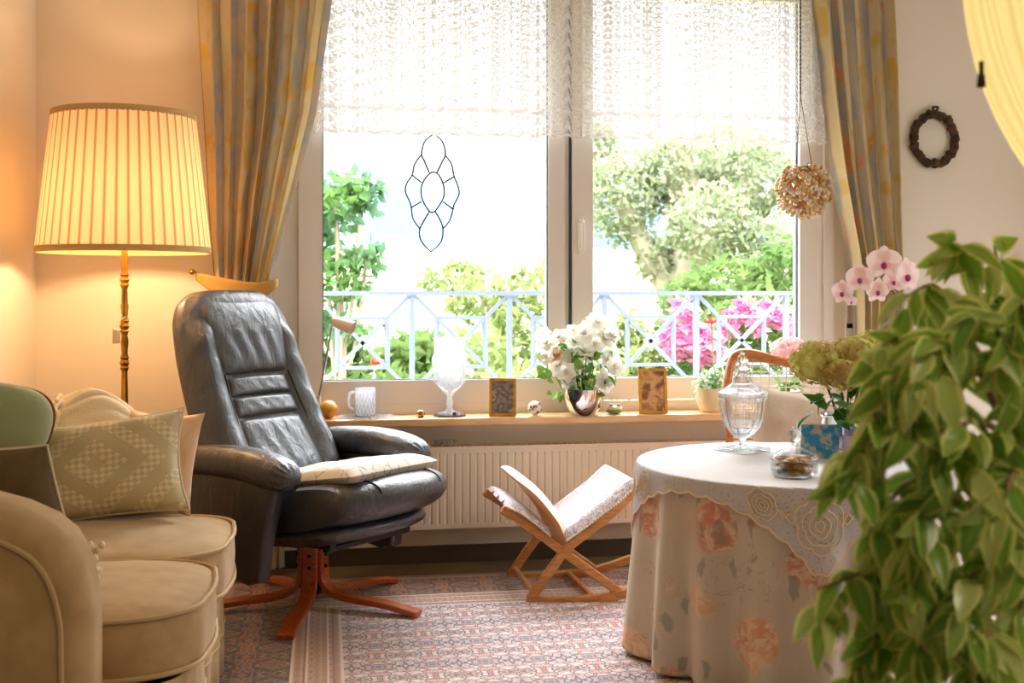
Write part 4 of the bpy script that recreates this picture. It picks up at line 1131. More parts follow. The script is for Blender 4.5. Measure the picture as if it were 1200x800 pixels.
# ================================================================ ROUND TABLE
TZ = .63; TR = .487
tc = FW*3.80 + RT*.92
tab = thing('round_table', 'round wooden table hidden under the floral floor-length cloth', 'table', (tc.x, tc.y, 0))
mb = MB(); mb.lathe([(0, TZ-.035), (TR-.01, TZ-.035), (TR, TZ-.025), (TR, TZ-.014), (TR-.01, TZ-.008), (0, TZ-.008)], 64); mb.build('tabletop', MAT['darkwood'], tab)
mb = MB(); mb.lathe([(0, .05), (.05, .05), (.06, .1), (.035, .2), (.045, .4), (.04, TZ-.035), (0, TZ-.035)], 20); mb.build('pedestal', MAT['darkwood'], tab)
for k in range(3):
    a = k*2*PI/3+.5; m = MB(); m.strip(smooth_path([(.04*math.cos(a), .04*math.sin(a), .12), (.2*math.cos(a), .2*math.sin(a), .06), (.34*math.cos(a), .34*math.sin(a), .03)], 5), (-math.sin(a), math.cos(a), 0), .05, .03); m.build('foot', MAT['darkwood'], tab, smooth=False)
ct = thing('floral_tablecloth', 'floor-length cloth with orange and grey flowers draped over the round table', 'tablecloth', (tc.x, tc.y, .03))
nf = 17
def fold(th): return math.sin(nf*th+1.1*math.sin(3*th)+.6*math.sin(5*th+1))
def clf(u, v):
    th = 2*PI*u
    if v < .12:
        r = TR*v/.12*.995; z = TZ-.002
    else:
        s = (v-.12)/.88; z = TZ-.004-s*(TZ-.035); 
        r = TR+.010+.022*s+(.004+.028*s**.8)*fold(th)+.01*math.sin(2*th+s*2)*s
        if s < .04: r -= .012*(1-s/.04); z += .004*(1-s/.04)-.0
        z += .006*math.sin(nf*th)*(s > .97)
    return (tc.x+r*math.cos(th), tc.y+r*math.sin(th), z)
mb = MB(); mb.grid(clf, 420, 50, closeu=False, uvf=lambda u, v: (u*2*PI*.56, max(0, (v-.12)/.88)*.6 + (0 if v > .12 else v*3))); mb.build('cloth', MAT['floral'], ct, world=True, solid=.003)
tt = thing('lace_overcloth', 'small white cutwork overcloth with scalloped edge and rose corners on the round table', 'tablecloth', (tc.x, tc.y, TZ))
angF = math.atan2(P(962, 650, 3.27).y-tc.y, P(962, 650, 3.27).x-tc.x)
def sqr(th):     # radius of the square outline in direction th, corner towards angF
    a = (th-angF+PI/4) % (PI/2) - PI/4; a2 = abs(a)
    r = .715/(math.cos(a2)+math.sin(a2))*1.0
    L = math.sin(a2)*r
    return r*1.0
half = .535
def sqr(th):
    a = ((th-angF) % (PI/2)); a = min(a, PI/2-a)      # 0 at a corner
    r = half/math.cos(PI/4-a)
    s_ = r*math.sin(PI/4-a)                            # position along the edge
    r = min(r, .735)
    return r+.010*abs(math.sin(s_*PI/.075)) - .004
def top_map(r, th):
    if r <= TR+.006: return V(tc.x+r*math.cos(th), tc.y+r*math.sin(th), TZ+.003)
    dr = r-TR-.006; s = dr/(TZ-.04)
    bend = min(1, dr/.012)
    rr_ = TR+.016+.022*s+.028*(s**.8)*max(fold(th), -.2)+.006*bend
    return V(tc.x+rr_*math.cos(th), tc.y+rr_*math.sin(th), TZ+.003-.012*(1-math.cos(bend*PI/2))-max(0, dr-.012)-.0)
NT_ = 480
def topf(u, v):
    th = 2*PI*u; R_ = sqr(th); vv = v
    r = lerp(0, TR-.01, vv/.4) if vv < .4 else lerp(TR-.01, max(R_, TR-.009), (vv-.4)/.6)
    if R_ < TR-.01: r = R_*vv
    return top_map(r, th)
def topuv(u, v):
    th = 2*PI*u; R_ = sqr(th); r = lerp(0, TR-.01, v/.4) if v < .4 else lerp(TR-.01, max(R_, TR-.009), (v-.4)/.6)
    return (u*6, r/TR)
mb = MB(); mb.grid(topf, NT_, 40, uvf=topuv); mb.build('cloth', MAT['topcloth'], tt, world=True, solid=.0015)
mb = MB(); mb.tube([topf(i/600, 1.0) for i in range(600)], .0032, 5, closed=True); mb.build('scalloped_edge', MAT['lace_thread'], tt, world=True)
def rosepts(cx, cr, scale):    # a rose outline in cloth coordinates (tangential t, radial r)
    out = []
    for ring, (rad, n, ph) in enumerate(((.012, 3, 0), (.026, 4, .5), (.043, 5, .2), (.062, 6, .9))):
        for k in range(n):
            pts = []
            for j in range(9):
                a = ph+2*PI*(k+j/8*1.15)/n
                rr_ = rad*(1+.16*math.sin(PI*j/8))
                pts.append((cx+rr_*math.cos(a)*scale, cr+rr_*math.sin(a)*scale))
            out.append(pts)
    return out
for q in range(4):
    a0 = angF+q*PI/2
    mb = MB()
    def put(t, r): 
        th = a0+t/ max(r, .3); p = top_map(r, th); return p+V(math.cos(th)*.004, math.sin(th)*.004, .001)
    curves = rosepts(0, .60, 1.15)+rosepts(.17, .545, .62)+rosepts(-.17, .545, .62)
    for s_ in (-1, 1):
        curves.append([(s_*(.075+.05*j/6), .60-.02*math.sin(j)-.05*j/6) for j in range(7)])
        curves.append([(s_*(.07+.05*j/6), .575+.02*math.sin(j*.7)) for j in range(7)])
    for c in curves:
        mb.tube([put(t, r) for t, r in c], .0018, 4)
    mb.build('rose_embroidery', MAT['lace_thread'], tt, world=True)
TT = TZ+.0045
def onT(px, py, z=None): return G(px, py, TT if z is None else z)
# ---- glass vessels
def vessel(name, label, base, outer, inner, mat, lid=None, lidmat=None, seg=40, foot=None, rf=None, extra=None, cat='glass jar'):
    t = thing(name, label, cat, base)
    m = MB(); prof = outer+inner[::-1]; m.lathe(prof, 28, cap=False, rfun=rf); m.build('bowl', mat, t, smooth=False)
    if foot: 
        m = MB(); foot(m); m.build('foot_plate', mat, t, smooth=False, bevel=.002)
    if lid:
        m = MB(); m.lathe(lid, 28, cap=False, rfun=rf); m.build('lid', lidmat or mat, t, smooth=False)
    return t
ub = onT(870, 528); k = 1/F_PX*((CAMH-TT)*F_PX/(528-HY))     # metres per px there
cut = lambda a, z, kk: 1+.03*abs(math.cos(a*7))*(1 if .05 < z < .2 else .3)
uo = [(0, .012), (.030, .013), (.012, .022), (.010, .035), (.016, .046), (.040, .060), (.060, .085), (.072, .115), (.078, .150), (.080, .178), (.084, .190), (.084, .196)]
ui = [(0, .062), (.030, .066), (.052, .088), (.064, .116), (.070, .150), (.073, .180), (.076, .196)]
ul = [(0, .205), (.066, .198), (.074, .199), (.086, .199), (.088, .205), (.082, .212), (.060, .222), (.036, .240), (.028, .262), (.031, .268), (.025, .274), (.020, .285), (.026, .292), (.024, .302), (.012, .310), (.018, .320), (.017, .330), (.008, .338), (.009, .345), (0, .350)]
def ufoot(m): 
    c_, s_ = math.cos(.5), math.sin(.5)
    m.prism([(x*c_-y*s_, x*s_+y*c_) for x, y in ((-.07, -.07), (.07, -.07), (.07, .07), (-.07, .07))], 0, .012, 0, axis='z')
vessel('glass_urn', 'tall cut crystal lidded urn standing at the back of the white covered table', ub, uo, ui, MAT['crystal'], ul, foot=ufoot, rf=cut)
cb = onT(931, 558)
co_ = [(0, .0), (.056, 0), (.066, .006), (.070, .02), (.070, .048), (.068, .052)]
ci_ = [(0, .006), (.055, .007), (.062, .012), (.065, .024), (.065, .052)]
cl_ = [(0, .060), (.060, .053), (.072, .053), (.073, .057), (.066, .066), (.045, .078), (.018, .088), (.010, .096), (.009, .104), (.019, .114), (.022, .126), (.019, .140), (.009, .149), (0, .151)]
cd = vessel('candy_dish', 'low round crystal dish with knobbed lid full of cookies at front of the table', cb, co_, ci_, MAT['dish'], cl_, rf=lambda a, z, kk: 1+.012*abs(math.cos(a*12)))
rr = random.Random(12)
i = 0
for lay in range(3):
    for q_ in range(7):
        a = q_*PI/3+lay*.5; r = .0375 if q_ else 0
        p = V(cb.x+r*math.cos(a), cb.y+r*math.sin(a), TT+.0165+.0178*lay)
        M = Matrix.Rotation(rr.uniform(-.08, .08), 3, 'X') @ Matrix.Rotation(rr.uniform(-.08, .08), 3, 'Y')
        m = MB(); m.ell((0, 0, 0), (.0175, .0175, .007), 14, 8, 2, 2.6, M); dk = (q_+lay) % 4 == 3
        o = m.build('cookie', MAT['cookie2'] if dk else MAT['cookie']); o.location = p
        tag(o, ('dark chocolate piece inside the crystal candy dish' if dk else 'small golden cookie inside the crystal candy dish'), 'cookie', 'chocolates in the crystal dish' if dk else 'golden cookies in the crystal dish')
# ---- blue printed card
kb = onT(960, 539)+V(0, 0, .005)
kd = thing('printed_card', 'small blue card with orange picture standing on the table before the hydrangeas', 'card', kb)
m = MB(); m.box((-.062, -.0015, 0), (.062, .0015, .118)); m.uv = [(p.x*8+.5, p.z*8) for p in m.v]
m.xf(Matrix.Translation(kb) @ Matrix.Rotation(-YAW-.25, 4, 'Z') @ Matrix.Rotation(-.28, 4, 'X') @ Matrix.Rotation(.04, 4, 'Y')); m.build('front_leaf', MAT['card_blue'], kd, world=True, smooth=False)
m = MB(); m.box((-.062, -.001, 0), (.062, .001, .118)).xf(Matrix.Translation(kb+FW*.064) @ Matrix.Rotation(-YAW-.25, 4, 'Z') @ Matrix.Rotation(.28, 4, 'X') @ Matrix.Rotation(.04, 4, 'Y')); m.build('back_leaf', MAT['petal_white'], kd, world=True, smooth=False)
# ---- mauve cup
qb = onT(1004, 540)
t = thing('mauve_cup', 'mauve ceramic cup on the table between blue card and ficus leaves', 'cup', qb)
m = MB(); m.lathe([(0, 0), (.028, 0), (.04, .012), (.048, .05), (.046, .088), (.043, .088), (.044, .05), (.036, .016), (0, .008)], 28, cap=False); m.build('bowl', MAT['mauve'], t)
m = MB(); m.tube(smooth_path([(.045, 0, .07), (.07, 0, .068), (.072, 0, .035), (.044, 0, .028)], 5), .005, 6); m.build('handle', MAT['mauve'], t)
# ---- leaves / flowers generators
def leafmesh(L, Wd, fold_=.25, curl=.4, nu=4, nv=7, ex=.85):
    m = MB(); m.fixn = False
    def f(u, v):
        a = 2*u-1; w = Wd/2*(math.sin(PI*v**.8)**ex)*(1-.15*v)
        if v > .9: w *= (1-v)/.1*.9+.1
        y = v*L; z = -curl*L*v*v*.6 + fold_*abs(a)*w
        return (a*w, y, z)
    m.grid(f, nu, nv, uvf=lambda u, v: (u, v)); return m
def orient(p, d, up, roll=0.0):
    d = Vector(d).normalized(); up = Vector(up); x = d.cross(up)
    if x.length < 1e-4: x = d.orthogonal()
    x.normalize(); z = x.cross(d)
    M = Matrix((x, d, z)).transposed().to_4x4(); 
    return Matrix.Translation(p) @ M @ Matrix.Rotation(roll, 4, 'Y')
def addm(dst, src, M):
    b = len(dst.v); dst.v += [M @ p for p in src.v]; dst.uv += src.uv; dst.f += [tuple(i+b for i in q) for q in src.f]
def rvec(r, z=0): 
    return Vector((r.gauss(0, 1), r.gauss(0, 1), r.gauss(0, 1)+z)).normalized()
def floret(n, L, Wd, cup, rnd):    # one layered blossom facing +Z
    m = MB(); m.fixn = False
    for lay, (nn, sc, cu) in enumerate(n):
        pm = leafmesh(L*sc, Wd*sc, .12, cup*cu, 4, 6, .6)
        for k in range(nn):
            a = 2*PI*k/nn+lay*.6+rnd.uniform(-.15, .15)
            M = Matrix.Rotation(a, 4, 'Z') @ Matrix.Rotation(rnd.uniform(.15, .35)+.45*lay, 4, 'X')
            addm(m, pm, M)
    return m
# ---- hydrangeas
hb = onT(990, 532)
hy = thing('hydrangea_bouquet', 'lime green hydrangea heads turning brown in a silver bowl on the round table', 'flower arrangement', hb)
m = MB(); m.lathe([(0, 0), (.05, 0), (.055, .006), (.04, .012), (.075, .04), (.092, .085), (.085, .13), (.09, .138), (.086, .138), (.080, .13), (.086, .085), (.07, .045), (0, .02)], 36, cap=False); m.build('vase', MAT['silver'], hy)
rnd = random.Random(31)
def hyd(px, py, d, rpx, rpz, mat, nm, parent, nflo=210, fl=.013):
    c = P(px, py, d); k_ = d/F_PX; m = MB(); m.fixn = False
    fm_ = [floret([(4, 1, .3)], fl, fl*.95, .3, rnd) for _ in range(3)]
    for i in range(nflo):
        dr = rvec(rnd, .25); rad = rnd.uniform(.86, 1.03)
        p = V(c.x+dr.x*rpx*k_*rad, c.y+dr.y*rpx*k_*.85*rad, c.z+dr.z*rpz*k_*rad)
        M = orient(p, dr.orthogonal(), dr) @ Matrix.Rotation(rnd.uniform(0, 6), 4, 'Z')
        addm(m, fm_[i % 3], M)
    m.ell(c, (rpx*k_*.82, rpx*k_*.7, rpz*k_*.82), 14, 9)
    h = m.build(nm, mat, parent, world=True, smooth=False); return c
heads = [(958, 425, 3.72, 33, 26), (998, 420, 3.78, 30, 26), (1022, 410, 3.86, 30, 22), (985, 440, 3.66, 26, 18), (1048, 425, 3.8, 26, 24), (1075, 440, 3.7, 30, 24)]
hc = [hyd(*h_, MAT['petal_lime'], 'flower_head', hy) for h_ in heads]
m = MB()
for c in hc: m.tube(smooth_path([hb+V(0, 0, .04), hb.lerp(c, .5)+V(0, 0, .04), c], 4), .004, 6)
m.build('stems', MAT['gleaf1'], hy, world=True)
m = MB(); m.fixn = False
lm = leafmesh(.085, .055, .25, .5)
for i in range(46):
    px, py = rnd.uniform(948, 1090), rnd.uniform(440, 500); p = P(px, py, rnd.uniform(3.62, 3.85))
    addm(m, lm, orient(p, rvec(rnd, -.1), V(rnd.gauss(0, .5), rnd.gauss(0, .5), 1)) @ Matrix.Scale(rnd.uniform(.6, 1.1), 4))
m.build('leaves', MAT['darkleaf'], hy, world=True)
# ---- orchid
ob = FW*3.93 + RT*1.335 + V(0, 0, TT)
orc = thing('orchid', 'pale pink orchid in bloom rising behind the hydrangeas before the right curtain', 'orchid', ob)
m = MB(); m.lathe([(0, 0), (.042, 0), (.055, .1), (.058, .1), (.058, .11), (.052, .11), (.04, .02), (0, .015)], 28, cap=False); m.build('pot', MAT['white_gloss'], orc)
m = MB(); m.lathe([(0, .09), (.051, .092), (0, .1)], 20, cap=False); m.build('soil', MAT['soil'], orc)
od = 4.0
st = smooth_path([ob+V(0, 0, .09), P(1078, 440, od), P(1062, 385, od), P(1050, 346, od), P(1030, 333, od), P(1008, 334, od), P(990, 346, od)], 6)
m = MB(); m.tube(st, [.0035]*(len(st)-8)+[.0024]*8, 6); m.tube(smooth_path([ob+V(.01, 0, .09), P(1070, 420, od+.02), P(1056, 370, od+.02), P(1049, 347, od)], 5), .002, 6); m.build('stem', MAT['orchid_stem'], orc, world=True)
m = MB(); m.fixn = False; lm = leafmesh(.2, .06, .3, .7)
for a in range(5): addm(m, lm, orient(ob+V(0, 0, .1), V(math.cos(a*1.3), math.sin(a*1.3), .6), V(0, 0, 1)))
m.build('leaves', MAT['darkleaf'], orc, world=True)
for i, (px, py, sz, dx, dz) in enumerate([(1036, 308, .062, -.3, .2), (1008, 326, .052, -.5, .1), (1062, 322, .062, .5, .1), (988, 342, .044, -.9, -.1), (1028, 340, .046, .1, -.2), (1046, 330, .04, .2, .3), (998, 352, .022, -.4, -.6)]):
    p = P(px, py, od-.03); nrm = (-FW*.9+RT*dx+V(0, 0, dz)).normalized()
    m = MB(); m.fixn = False
    for k in range(5):
        a = PI/2+2*PI*k/5; wide = 1.35 if k in (1, 4) else .8
        pm = leafmesh(sz, sz*wide, .06, .12, 6, 8, .5)
        M = orient(p, nrm.orthogonal(), nrm)
        xax = nrm.cross(V(0, 0, 1)).normalized(); yax = xax.cross(nrm)
        d = xax*math.cos(a)+yax*math.sin(a)+nrm*.15
        addm(m, pm, orient(p, d, nrm))
    o = m.build('flower', MAT['petal_palepink'], orc, world=True)
    m = MB(); m.ell(p+nrm*.008-V(0, 0, sz*.18), (sz*.16, sz*.16, sz*.2), 10, 8); m.build('lip', MAT['orchid_lip'], o, world=False)
    for v_ in o.children[0].data.vertices: v_.co -= orc.location
# ---- things on the window board
YS = 4.96
def onS(px, Y=YS): p = W(px, 480, Y); return V(p.x, p.y, zs)
sp = onS(373, 4.95)
t = thing('reading_lamp', 'small beige adjustable reading lamp on thin grey stem at left end of the windowsill', 'desk lamp', sp)
k_ = lambda px, py: W(px, py, 4.95)
a_, b_, c_ = k_(371, 470), k_(372, 462), k_(389, 383)
m = MB(); m.lathe([(0, 0), (.018, 0), (.018, .008), (.012, .012), (.009, .05), (.009, W(372, 464, 4.95).z-zs), (0, W(372, 464, 4.95).z-zs)], 18); m.build('base', MAT['lamp_beige'], t)
m = MB(); m.tube([V(sp.x, sp.y, a_.z), c_], .0045, 8); m.tube([c_, k_(393, 380)], .006, 8); m.build('arm', MAT['chrome'], t, world=True)
c0, c1 = k_(391, 377)+V(0, 0, .003), k_(413, 382)
m = MB(); ax = (c1-c0); L = ax.length+.01; ax.normalize()
m.lathe([(0, -.008), (.012, -.004), (.021, .008), (.026, .04), (.031, L), (.029, L), (.024, .04), (0, .012)], 24, cap=False)
zq = V(0, 0, 1).rotation_difference(ax+V(0, -.35, -.1)).to_matrix().to_4x4(); m.xf(Matrix.Translation(c0) @ zq); m.build('lamp_shade', MAT['lamp_beige'], t, world=True)
t = thing('orange', 'round yellow-orange fruit at left end of the windowsill behind the armchair', 'orange', onS(384.75))
m = MB(); r_ = 10.8/F_PX*4.98; m.ell((0, 0, r_), (r_, r_, r_*.98), 28, 18); m.build('peel', MAT['orange_fruit'], t)
m = MB(); m.ell((.002, -.0, r_*1.97), (.004, .004, .003), 8, 6); m.build('stem_button', MAT['gleaf1'], t)
# glass mug on mirrored tray
tp = onS(428, 4.985)
t = thing('glass_tray', 'oval clear glass tray on the windowsill carrying the glass mug', 'tray', tp)
m = MB(); m.lathe([(0, 0), (.09, 0), (.115, .004), (.12, .009), (.116, .009), (.09, .004), (0, .004)], 40, cap=False, rfun=lambda a, z, k: 1-.33*abs(math.sin(a))**2); m.build('tray_body', MAT['thin_glass'], t)
mp = tp+V(.0, 0, .0095)
t = thing('glass_mug', 'clear glass mug with handle on the tray behind the recliner armrest', 'mug', mp)
hm = W(428, 455, 4.95).z-mp.z
m = MB(); m.lathe([(0, 0), (.042, 0), (.044, .004), (.044, hm), (.0415, hm), (.0415, .006), (0, .006)], 32, cap=False); m.build('bowl', MAT['thin_glass'], t)
m = MB(); m.tube(smooth_path([(-.043, 0, hm*.85), (-.066, 0, hm*.8), (-.068, 0, hm*.35), (-.043, 0, hm*.2)], 5), .005, 8); m.build('handle', MAT['thin_glass'], t)
# copper snail-like ball
t = thing('copper_egg', 'small shiny copper egg on the windowsill left of the glass vase', 'ornament', onS(493, 4.94))
m = MB(); m.ell((0, 0, .017), (.019, .017, .017), 20, 14); m.build('egg', MAT['copper'], t)
m = MB(); m.lathe([(0, 0), (.012, 0), (.014, .003), (.010, .005), (0, .005)], 16); m.build('foot', MAT['copper'], t)
# crystal goblet vase with coaster
gp = onS(527, 4.985)
t = thing('glass_coaster', 'flat round glass plate beneath the large crystal vase on the windowsill', 'plate', gp)
m = MB(); m.lathe([(0, 0), (.066, 0), (.072, .004), (.070, .007), (0, .006)], 40, cap=False); m.build('plate_body', MAT['crystal'], t)
gz = zs+.0075; tv = W(527, 396, 4.95).z-gz
def gz_(py): return (W(527, py, 4.95).z-gz)
wpx = 4.97/F_PX
pr_ = [(0, 0), (.052, 0), (.055, .006), (.020, .016), (.011, .03), (.016, .05), (.010, gz_(465)), (.034, gz_(458)), (18*wpx, gz_(448)), (19.5*wpx, gz_(435)), (21*wpx, gz_(420)), (19*wpx, gz_(416)), (17*wpx, gz_(412)), (17.5*wpx, gz_(400)), (20*wpx, tv)]
pi_ = [(0, gz_(455)), (.03, gz_(453)), (16.5*wpx, gz_(445)), (18*wpx, gz_(434)), (19*wpx, gz_(421)), (15.5*wpx, gz_(412)), (16*wpx, gz_(400)), (18.8*wpx, tv)]
t = thing('crystal_vase', 'large footed cut crystal vase standing on the windowsill in the left pane', 'vase', V(gp.x, gp.y, gz))
m = MB(); m.lathe(pr_+pi_[::-1], 40, cap=False, rfun=lambda a, z, k: 1+.018*abs(math.cos(a*8))); m.build('bowl', MAT['thin_glass'], t)
m = MB(); m.ell((W(530, 478, 4.93).x+.01, 4.935, zs+.0155), (.009, .009, .0085), 14, 10)
b_ = m.build('glass_marble', simple('purple_glass', (130, 60, 110), .1, Transmission_Weight=.5)); tag(b_, 'tiny purple glass marble before the crystal vase on the windowsill', 'marble')
# picture frames
def pframe(label, px0, px1, pyt, pyb, Y, tilt, roll, yaw, mat, frmat):
    c = onS((px0+px1)/2, Y); w = (px1-px0)/F_PX*(Y+.03); h = W(px0, pyt, Y).z-zs
    t = thing('picture_frame', label, 'picture frame', c)
    M = Matrix.Translation(c+V(0, .0, .0005)) @ Matrix.Rotation(yaw, 4, 'Z') @ Matrix.Rotation(-tilt, 4, 'X') 
    b = .0125; m = MB()
    m.box((-w/2, -.006, 0), (-w/2+b, .006, h)).box((w/2-b, -.006, 0), (w/2, .006, h)).box((-w/2+b, -.006, 0), (w/2-b, .006, b)).box((-w/2+b, -.006, h-b), (w/2-b, .006, h))
    m.xf(M).build('frame', frmat, t, world=True, smooth=False, bevel=.002)
    m = MB(); m.box((-w/2+b*.8, -.001, b*.8), (w/2-b*.8, .003, h-b*.8)); m.uv = [(p.x*8, p.z*8+px0) for p in m.v]; m.xf(M).build('photograph', mat, t, world=True, smooth=False)
    m = MB(); m.bar(M @ V(0, .006, h*.7), M @ V(0, .006, h*.7)*0+V(c.x+math.sin(-yaw)*.05, c.y+.055, zs+.003), .03, .003); m.build('easel_strut', MAT['darkwood'], t, world=True, smooth=False)
pframe('gold framed grey photograph on the windowsill right of the crystal vase', 573, 605, 443.5, 485, 4.93, .14, 0, -.18, MAT['photo_grey'], MAT['gold'])
pframe('gold framed sepia photograph on the windowsill right of the white bouquet', 748, 783, 432, 481, 4.93, .10, 0, -.05, MAT['photo_brown'], MAT['gold'])
# small round ornament red white green
op = onS(626.5, 4.94)
t = thing('glass_ornament', 'little white glass ball with red and green spots between photograph and bouquet', 'ornament', op)
m = MB(); m.lathe([(0, 0), (.014, 0), (.015, .006), (.009, .010), (0, .010)], 16); m.build('foot', MAT['white_gloss'], t)
m = MB(); m.ell((0, 0, .036), (.030, .028, .028), 22, 16); m.build('ball', simple('milk_glass', (236, 226, 220), .15), t)
rr = random.Random(3)
for k in range(9):
    a = -2.6+k*.28*1.0; b = rr.uniform(-.8, .9); q = V(.029*math.cos(a)*math.cos(b), .027*math.sin(a)*math.cos(b), .036+.027*math.sin(b)); m = MB(); m.ell(q, (.006, .005, .0075), 8, 6); m.build('spot', MAT['petal_red'] if k % 2 else simple('teal_spot', (80, 176, 150), .3), t)
# frog figure
fp = onS(720, 4.94)
t = thing('frog_figurine', 'small green and cream frog figurine with dark eyes on the windowsill', 'figurine', fp)
m = MB(); m.ell((0, 0, .014), (.036, .024, .014), 20, 12); m.build('body', MAT['frog_green'], t)
m = MB(); m.ell((0, -.002, .027), (.035, .022, .012), 20, 12); 
for s_ in (-1, 1): m.ell((s_*.017, -.004, .037), (.013, .012, .009), 12, 8)
m.build('head', MAT['frog_cream'], t)
for s_ in (-1, 1): m = MB(); m.ell((s_*.017, -.009, .042), (.009, .008, .0045), 10, 8); m.build('eye', MAT['eye'], t)
# potted small plant
pp_ = onS(833, 4.97)
t = thing('potted_plant', 'round cream pot of small pale green leaves at right end of the windowsill', 'potted plant', pp_)
m = MB(); m.lathe([(0, 0), (.04, 0), (.05, .01), (.066, .045), (.068, .075), (.062, .10), (.064, .108), (.059, .108), (.056, .09), (0, .085)], 32, cap=False); m.build('pot', MAT['cream_pot'], t)
m = MB(); m.lathe([(0, .088), (.055, .09), (0, .094)], 20, cap=False); m.build('soil', MAT['soil'], t)
rnd = random.Random(8); m = MB(); m.fixn = False; lm = leafmesh(.026, .016, .2, .3, 3, 4)
for i in range(230):
    d = rvec(rnd, .5); r_ = rnd.uniform(.4, 1); p = pp_+V(d.x*.08*r_, d.y*.06*r_, .11+max(-.02, d.z*.085*r_))
    addm(m, lm, orient(p, rvec(rnd, .3), rvec(rnd, 1)))
for i in range(18): d = rvec(rnd, .6); m.tube([pp_+V(0, 0, .09), pp_+V(d.x*.06, d.y*.05, .10+abs(d.z)*.07)], .0012, 4)
m.build('foliage', MAT['smallleaf'], t, world=True)
# white bouquet in silver bowl
bp = onS(684, 4.94)
t = thing('white_bouquet', 'full bouquet of white blossoms in a silver bowl at the middle of the windowsill', 'flower arrangement', bp)
kpx = 4.97/F_PX
m = MB(); m.lathe([(0, 0), (.050, 0), (.056, .006), (.075, .035), (.088, .07), (.094, .115), (.091, .115), (.084, .072), (.07, .038), (0, .015)], 40, cap=False, rfun=lambda a, z, k: 1+.05*math.sin(a*4+1)*(z > .06)); m.build('vase', MAT['silver'], t)
rnd = random.Random(21)
protos = []
for kk in range(3):
    fl = floret([(6, 1, .5), (5, .8, .2), (4, .55, .0)], .052, .05, .45, rnd); protos.append(fl)
spots = [(648, 408, 0), (695, 418, 0), (712, 422, 0), (662, 420, 0), (684, 392, 0), (706, 386, 0), (628+8, 392, 0), (640, 402, 0), (655, 395, 0), (664, 436, 0), (668, 410, 0), (690, 385, 0), (700, 378, 0), (708, 398, 0), (697, 404, 0), (716, 412, 0), (705, 432, 0), (676, 398, 0), (650, 416, 1), (716, 392, 0), (668, 448, 0), (655, 432, 0), (720, 430, 0), (686, 410, 0), (640, 418, 0), (708, 446, 0), (672, 388, 0)]
for i, (px, py, c_) in enumerate(spots):
    Yb = 4.94+rnd.uniform(-.09, .03); p = W(px, py, Yb)
    d = (p-(bp+V(0, .02, .14))).normalized()+V(0, -.7, .1); d.normalize()
    m = MB(); m.fixn = False; addm(m, protos[i % 3], orient(p, d.orthogonal(), d) @ Matrix.Scale(rnd.uniform(.85, 1.15), 4))
    m.build('flower', MAT['petal_apricot'] if c_ else MAT['petal_white'], t, world=True)
m = MB(); m.fixn = False; lm = leafmesh(.06, .04, .2, .5)
for i in range(90):
    px = rnd.gauss(680, 22); py = rnd.uniform(400, 462); p = W(max(630, min(722, px)), py, 4.93+rnd.uniform(-.05, .05))
    addm(m, lm, orient(p, rvec(rnd, .1), rvec(rnd, .6)) @ Matrix.Scale(rnd.uniform(.6, 1.1), 4))
for px, py in ((632, 412), (634, 428), (640, 440), (716, 388)): addm(m, lm, orient(W(px, py, 4.93), rvec(rnd), V(0, -1, .3)))
m.build('leaves', MAT['bouquetleaf'], t, world=True)
m = MB()
for i in range(14): p = W(rnd.gauss(680, 20), rnd.uniform(400, 440), 4.94); m.tube([bp+V(0, 0, .05), bp.lerp(p, .6)+V(0, 0, .01), p], .002, 5)
m.build('stems', MAT['gleaf1'], t, world=True)
# pale pink bloom behind the wicker chair
q = onS(925, 4.97)
t = thing('pink_hydrangea', 'pale pink rounded bloom in a low pot behind the rattan chair back', 'potted flower', q)
m = MB(); m.lathe([(0, 0), (.04, 0), (.058, .08), (.062, .09), (.057, .09), (.05, .075), (0, .07)], 24, cap=False); m.build('pot', MAT['white_gloss'], t)
hyd(925, 412, 4.97*1.0, 22, 17, MAT['petal_palepink'], 'flower_head', t, 200, .014)
m = MB(); m.fixn = False; lm = leafmesh(.07, .05)
for i in range(16): addm(m, lm, orient(q+V(rnd.gauss(0, .02), rnd.gauss(0, .02), .11), rvec(rnd, .2), V(0, 0, 1)))
m.build('leaves', MAT['bouquetleaf'], t, world=True)
# glass dish on the radiator
rp = V(W(522, 520, 4.99).x, 4.995, zr1)
t = thing('glass_dish', 'small clear glass dish lying on top of the radiator below the vase', 'dish', rp)
m = MB(); m.lathe([(0, 0), (.03, 0), (.045, .012), (.052, .022), (.049, .022), (.041, .013), (0, .005)], 28, cap=False); m.build('dish_body', MAT['thin_glass'], t)
# ---- leaded suncatcher in the window
Yc = 5.055
def C_(px, py): return W(px, py, Yc)
t = thing('suncatcher', 'pointed oval leaded glass suncatcher hanging in the left window pane', 'suncatcher', C_(505, 295))
lines = [[(508, 157), (498, 165), (494, 180), (497, 188), (503, 202)], [(508, 157), (518, 165), (522, 180), (518, 190), (512, 202)],
 [(494, 181), (486, 192), (483, 205), (477, 214), (475, 224), (480, 236), (482, 243), (484, 256), (492, 268)],
 [(522, 182), (529, 192), (532, 206), (536, 216), (538, 227), (532, 240), (531, 245), (527, 258), (519, 268)],
 [(505, 202), (499, 208), (494, 218), (494, 230), (498, 240), (504, 248), (509, 248), (515, 240), (520, 230), (520, 218), (515, 206), (510, 202), (505, 202)],
 [(483, 205), (494, 214)], [(532, 207), (520, 214)], [(482, 243), (494, 236)], [(531, 245), (519, 236)],
 [(503, 248), (497, 258), (492, 268), (492, 278), (497, 287), (505, 295)], [(510, 248), (516, 258), (519, 268), (518, 280), (513, 288), (505, 295)]]
m = MB()
for l in lines: m.tube(smooth_path([C_(*p) for p in l], 4) if len(l) > 2 else [C_(*p) for p in l], .0034, 6)
m.build('lead_lines', MAT['wire'], t, world=True)
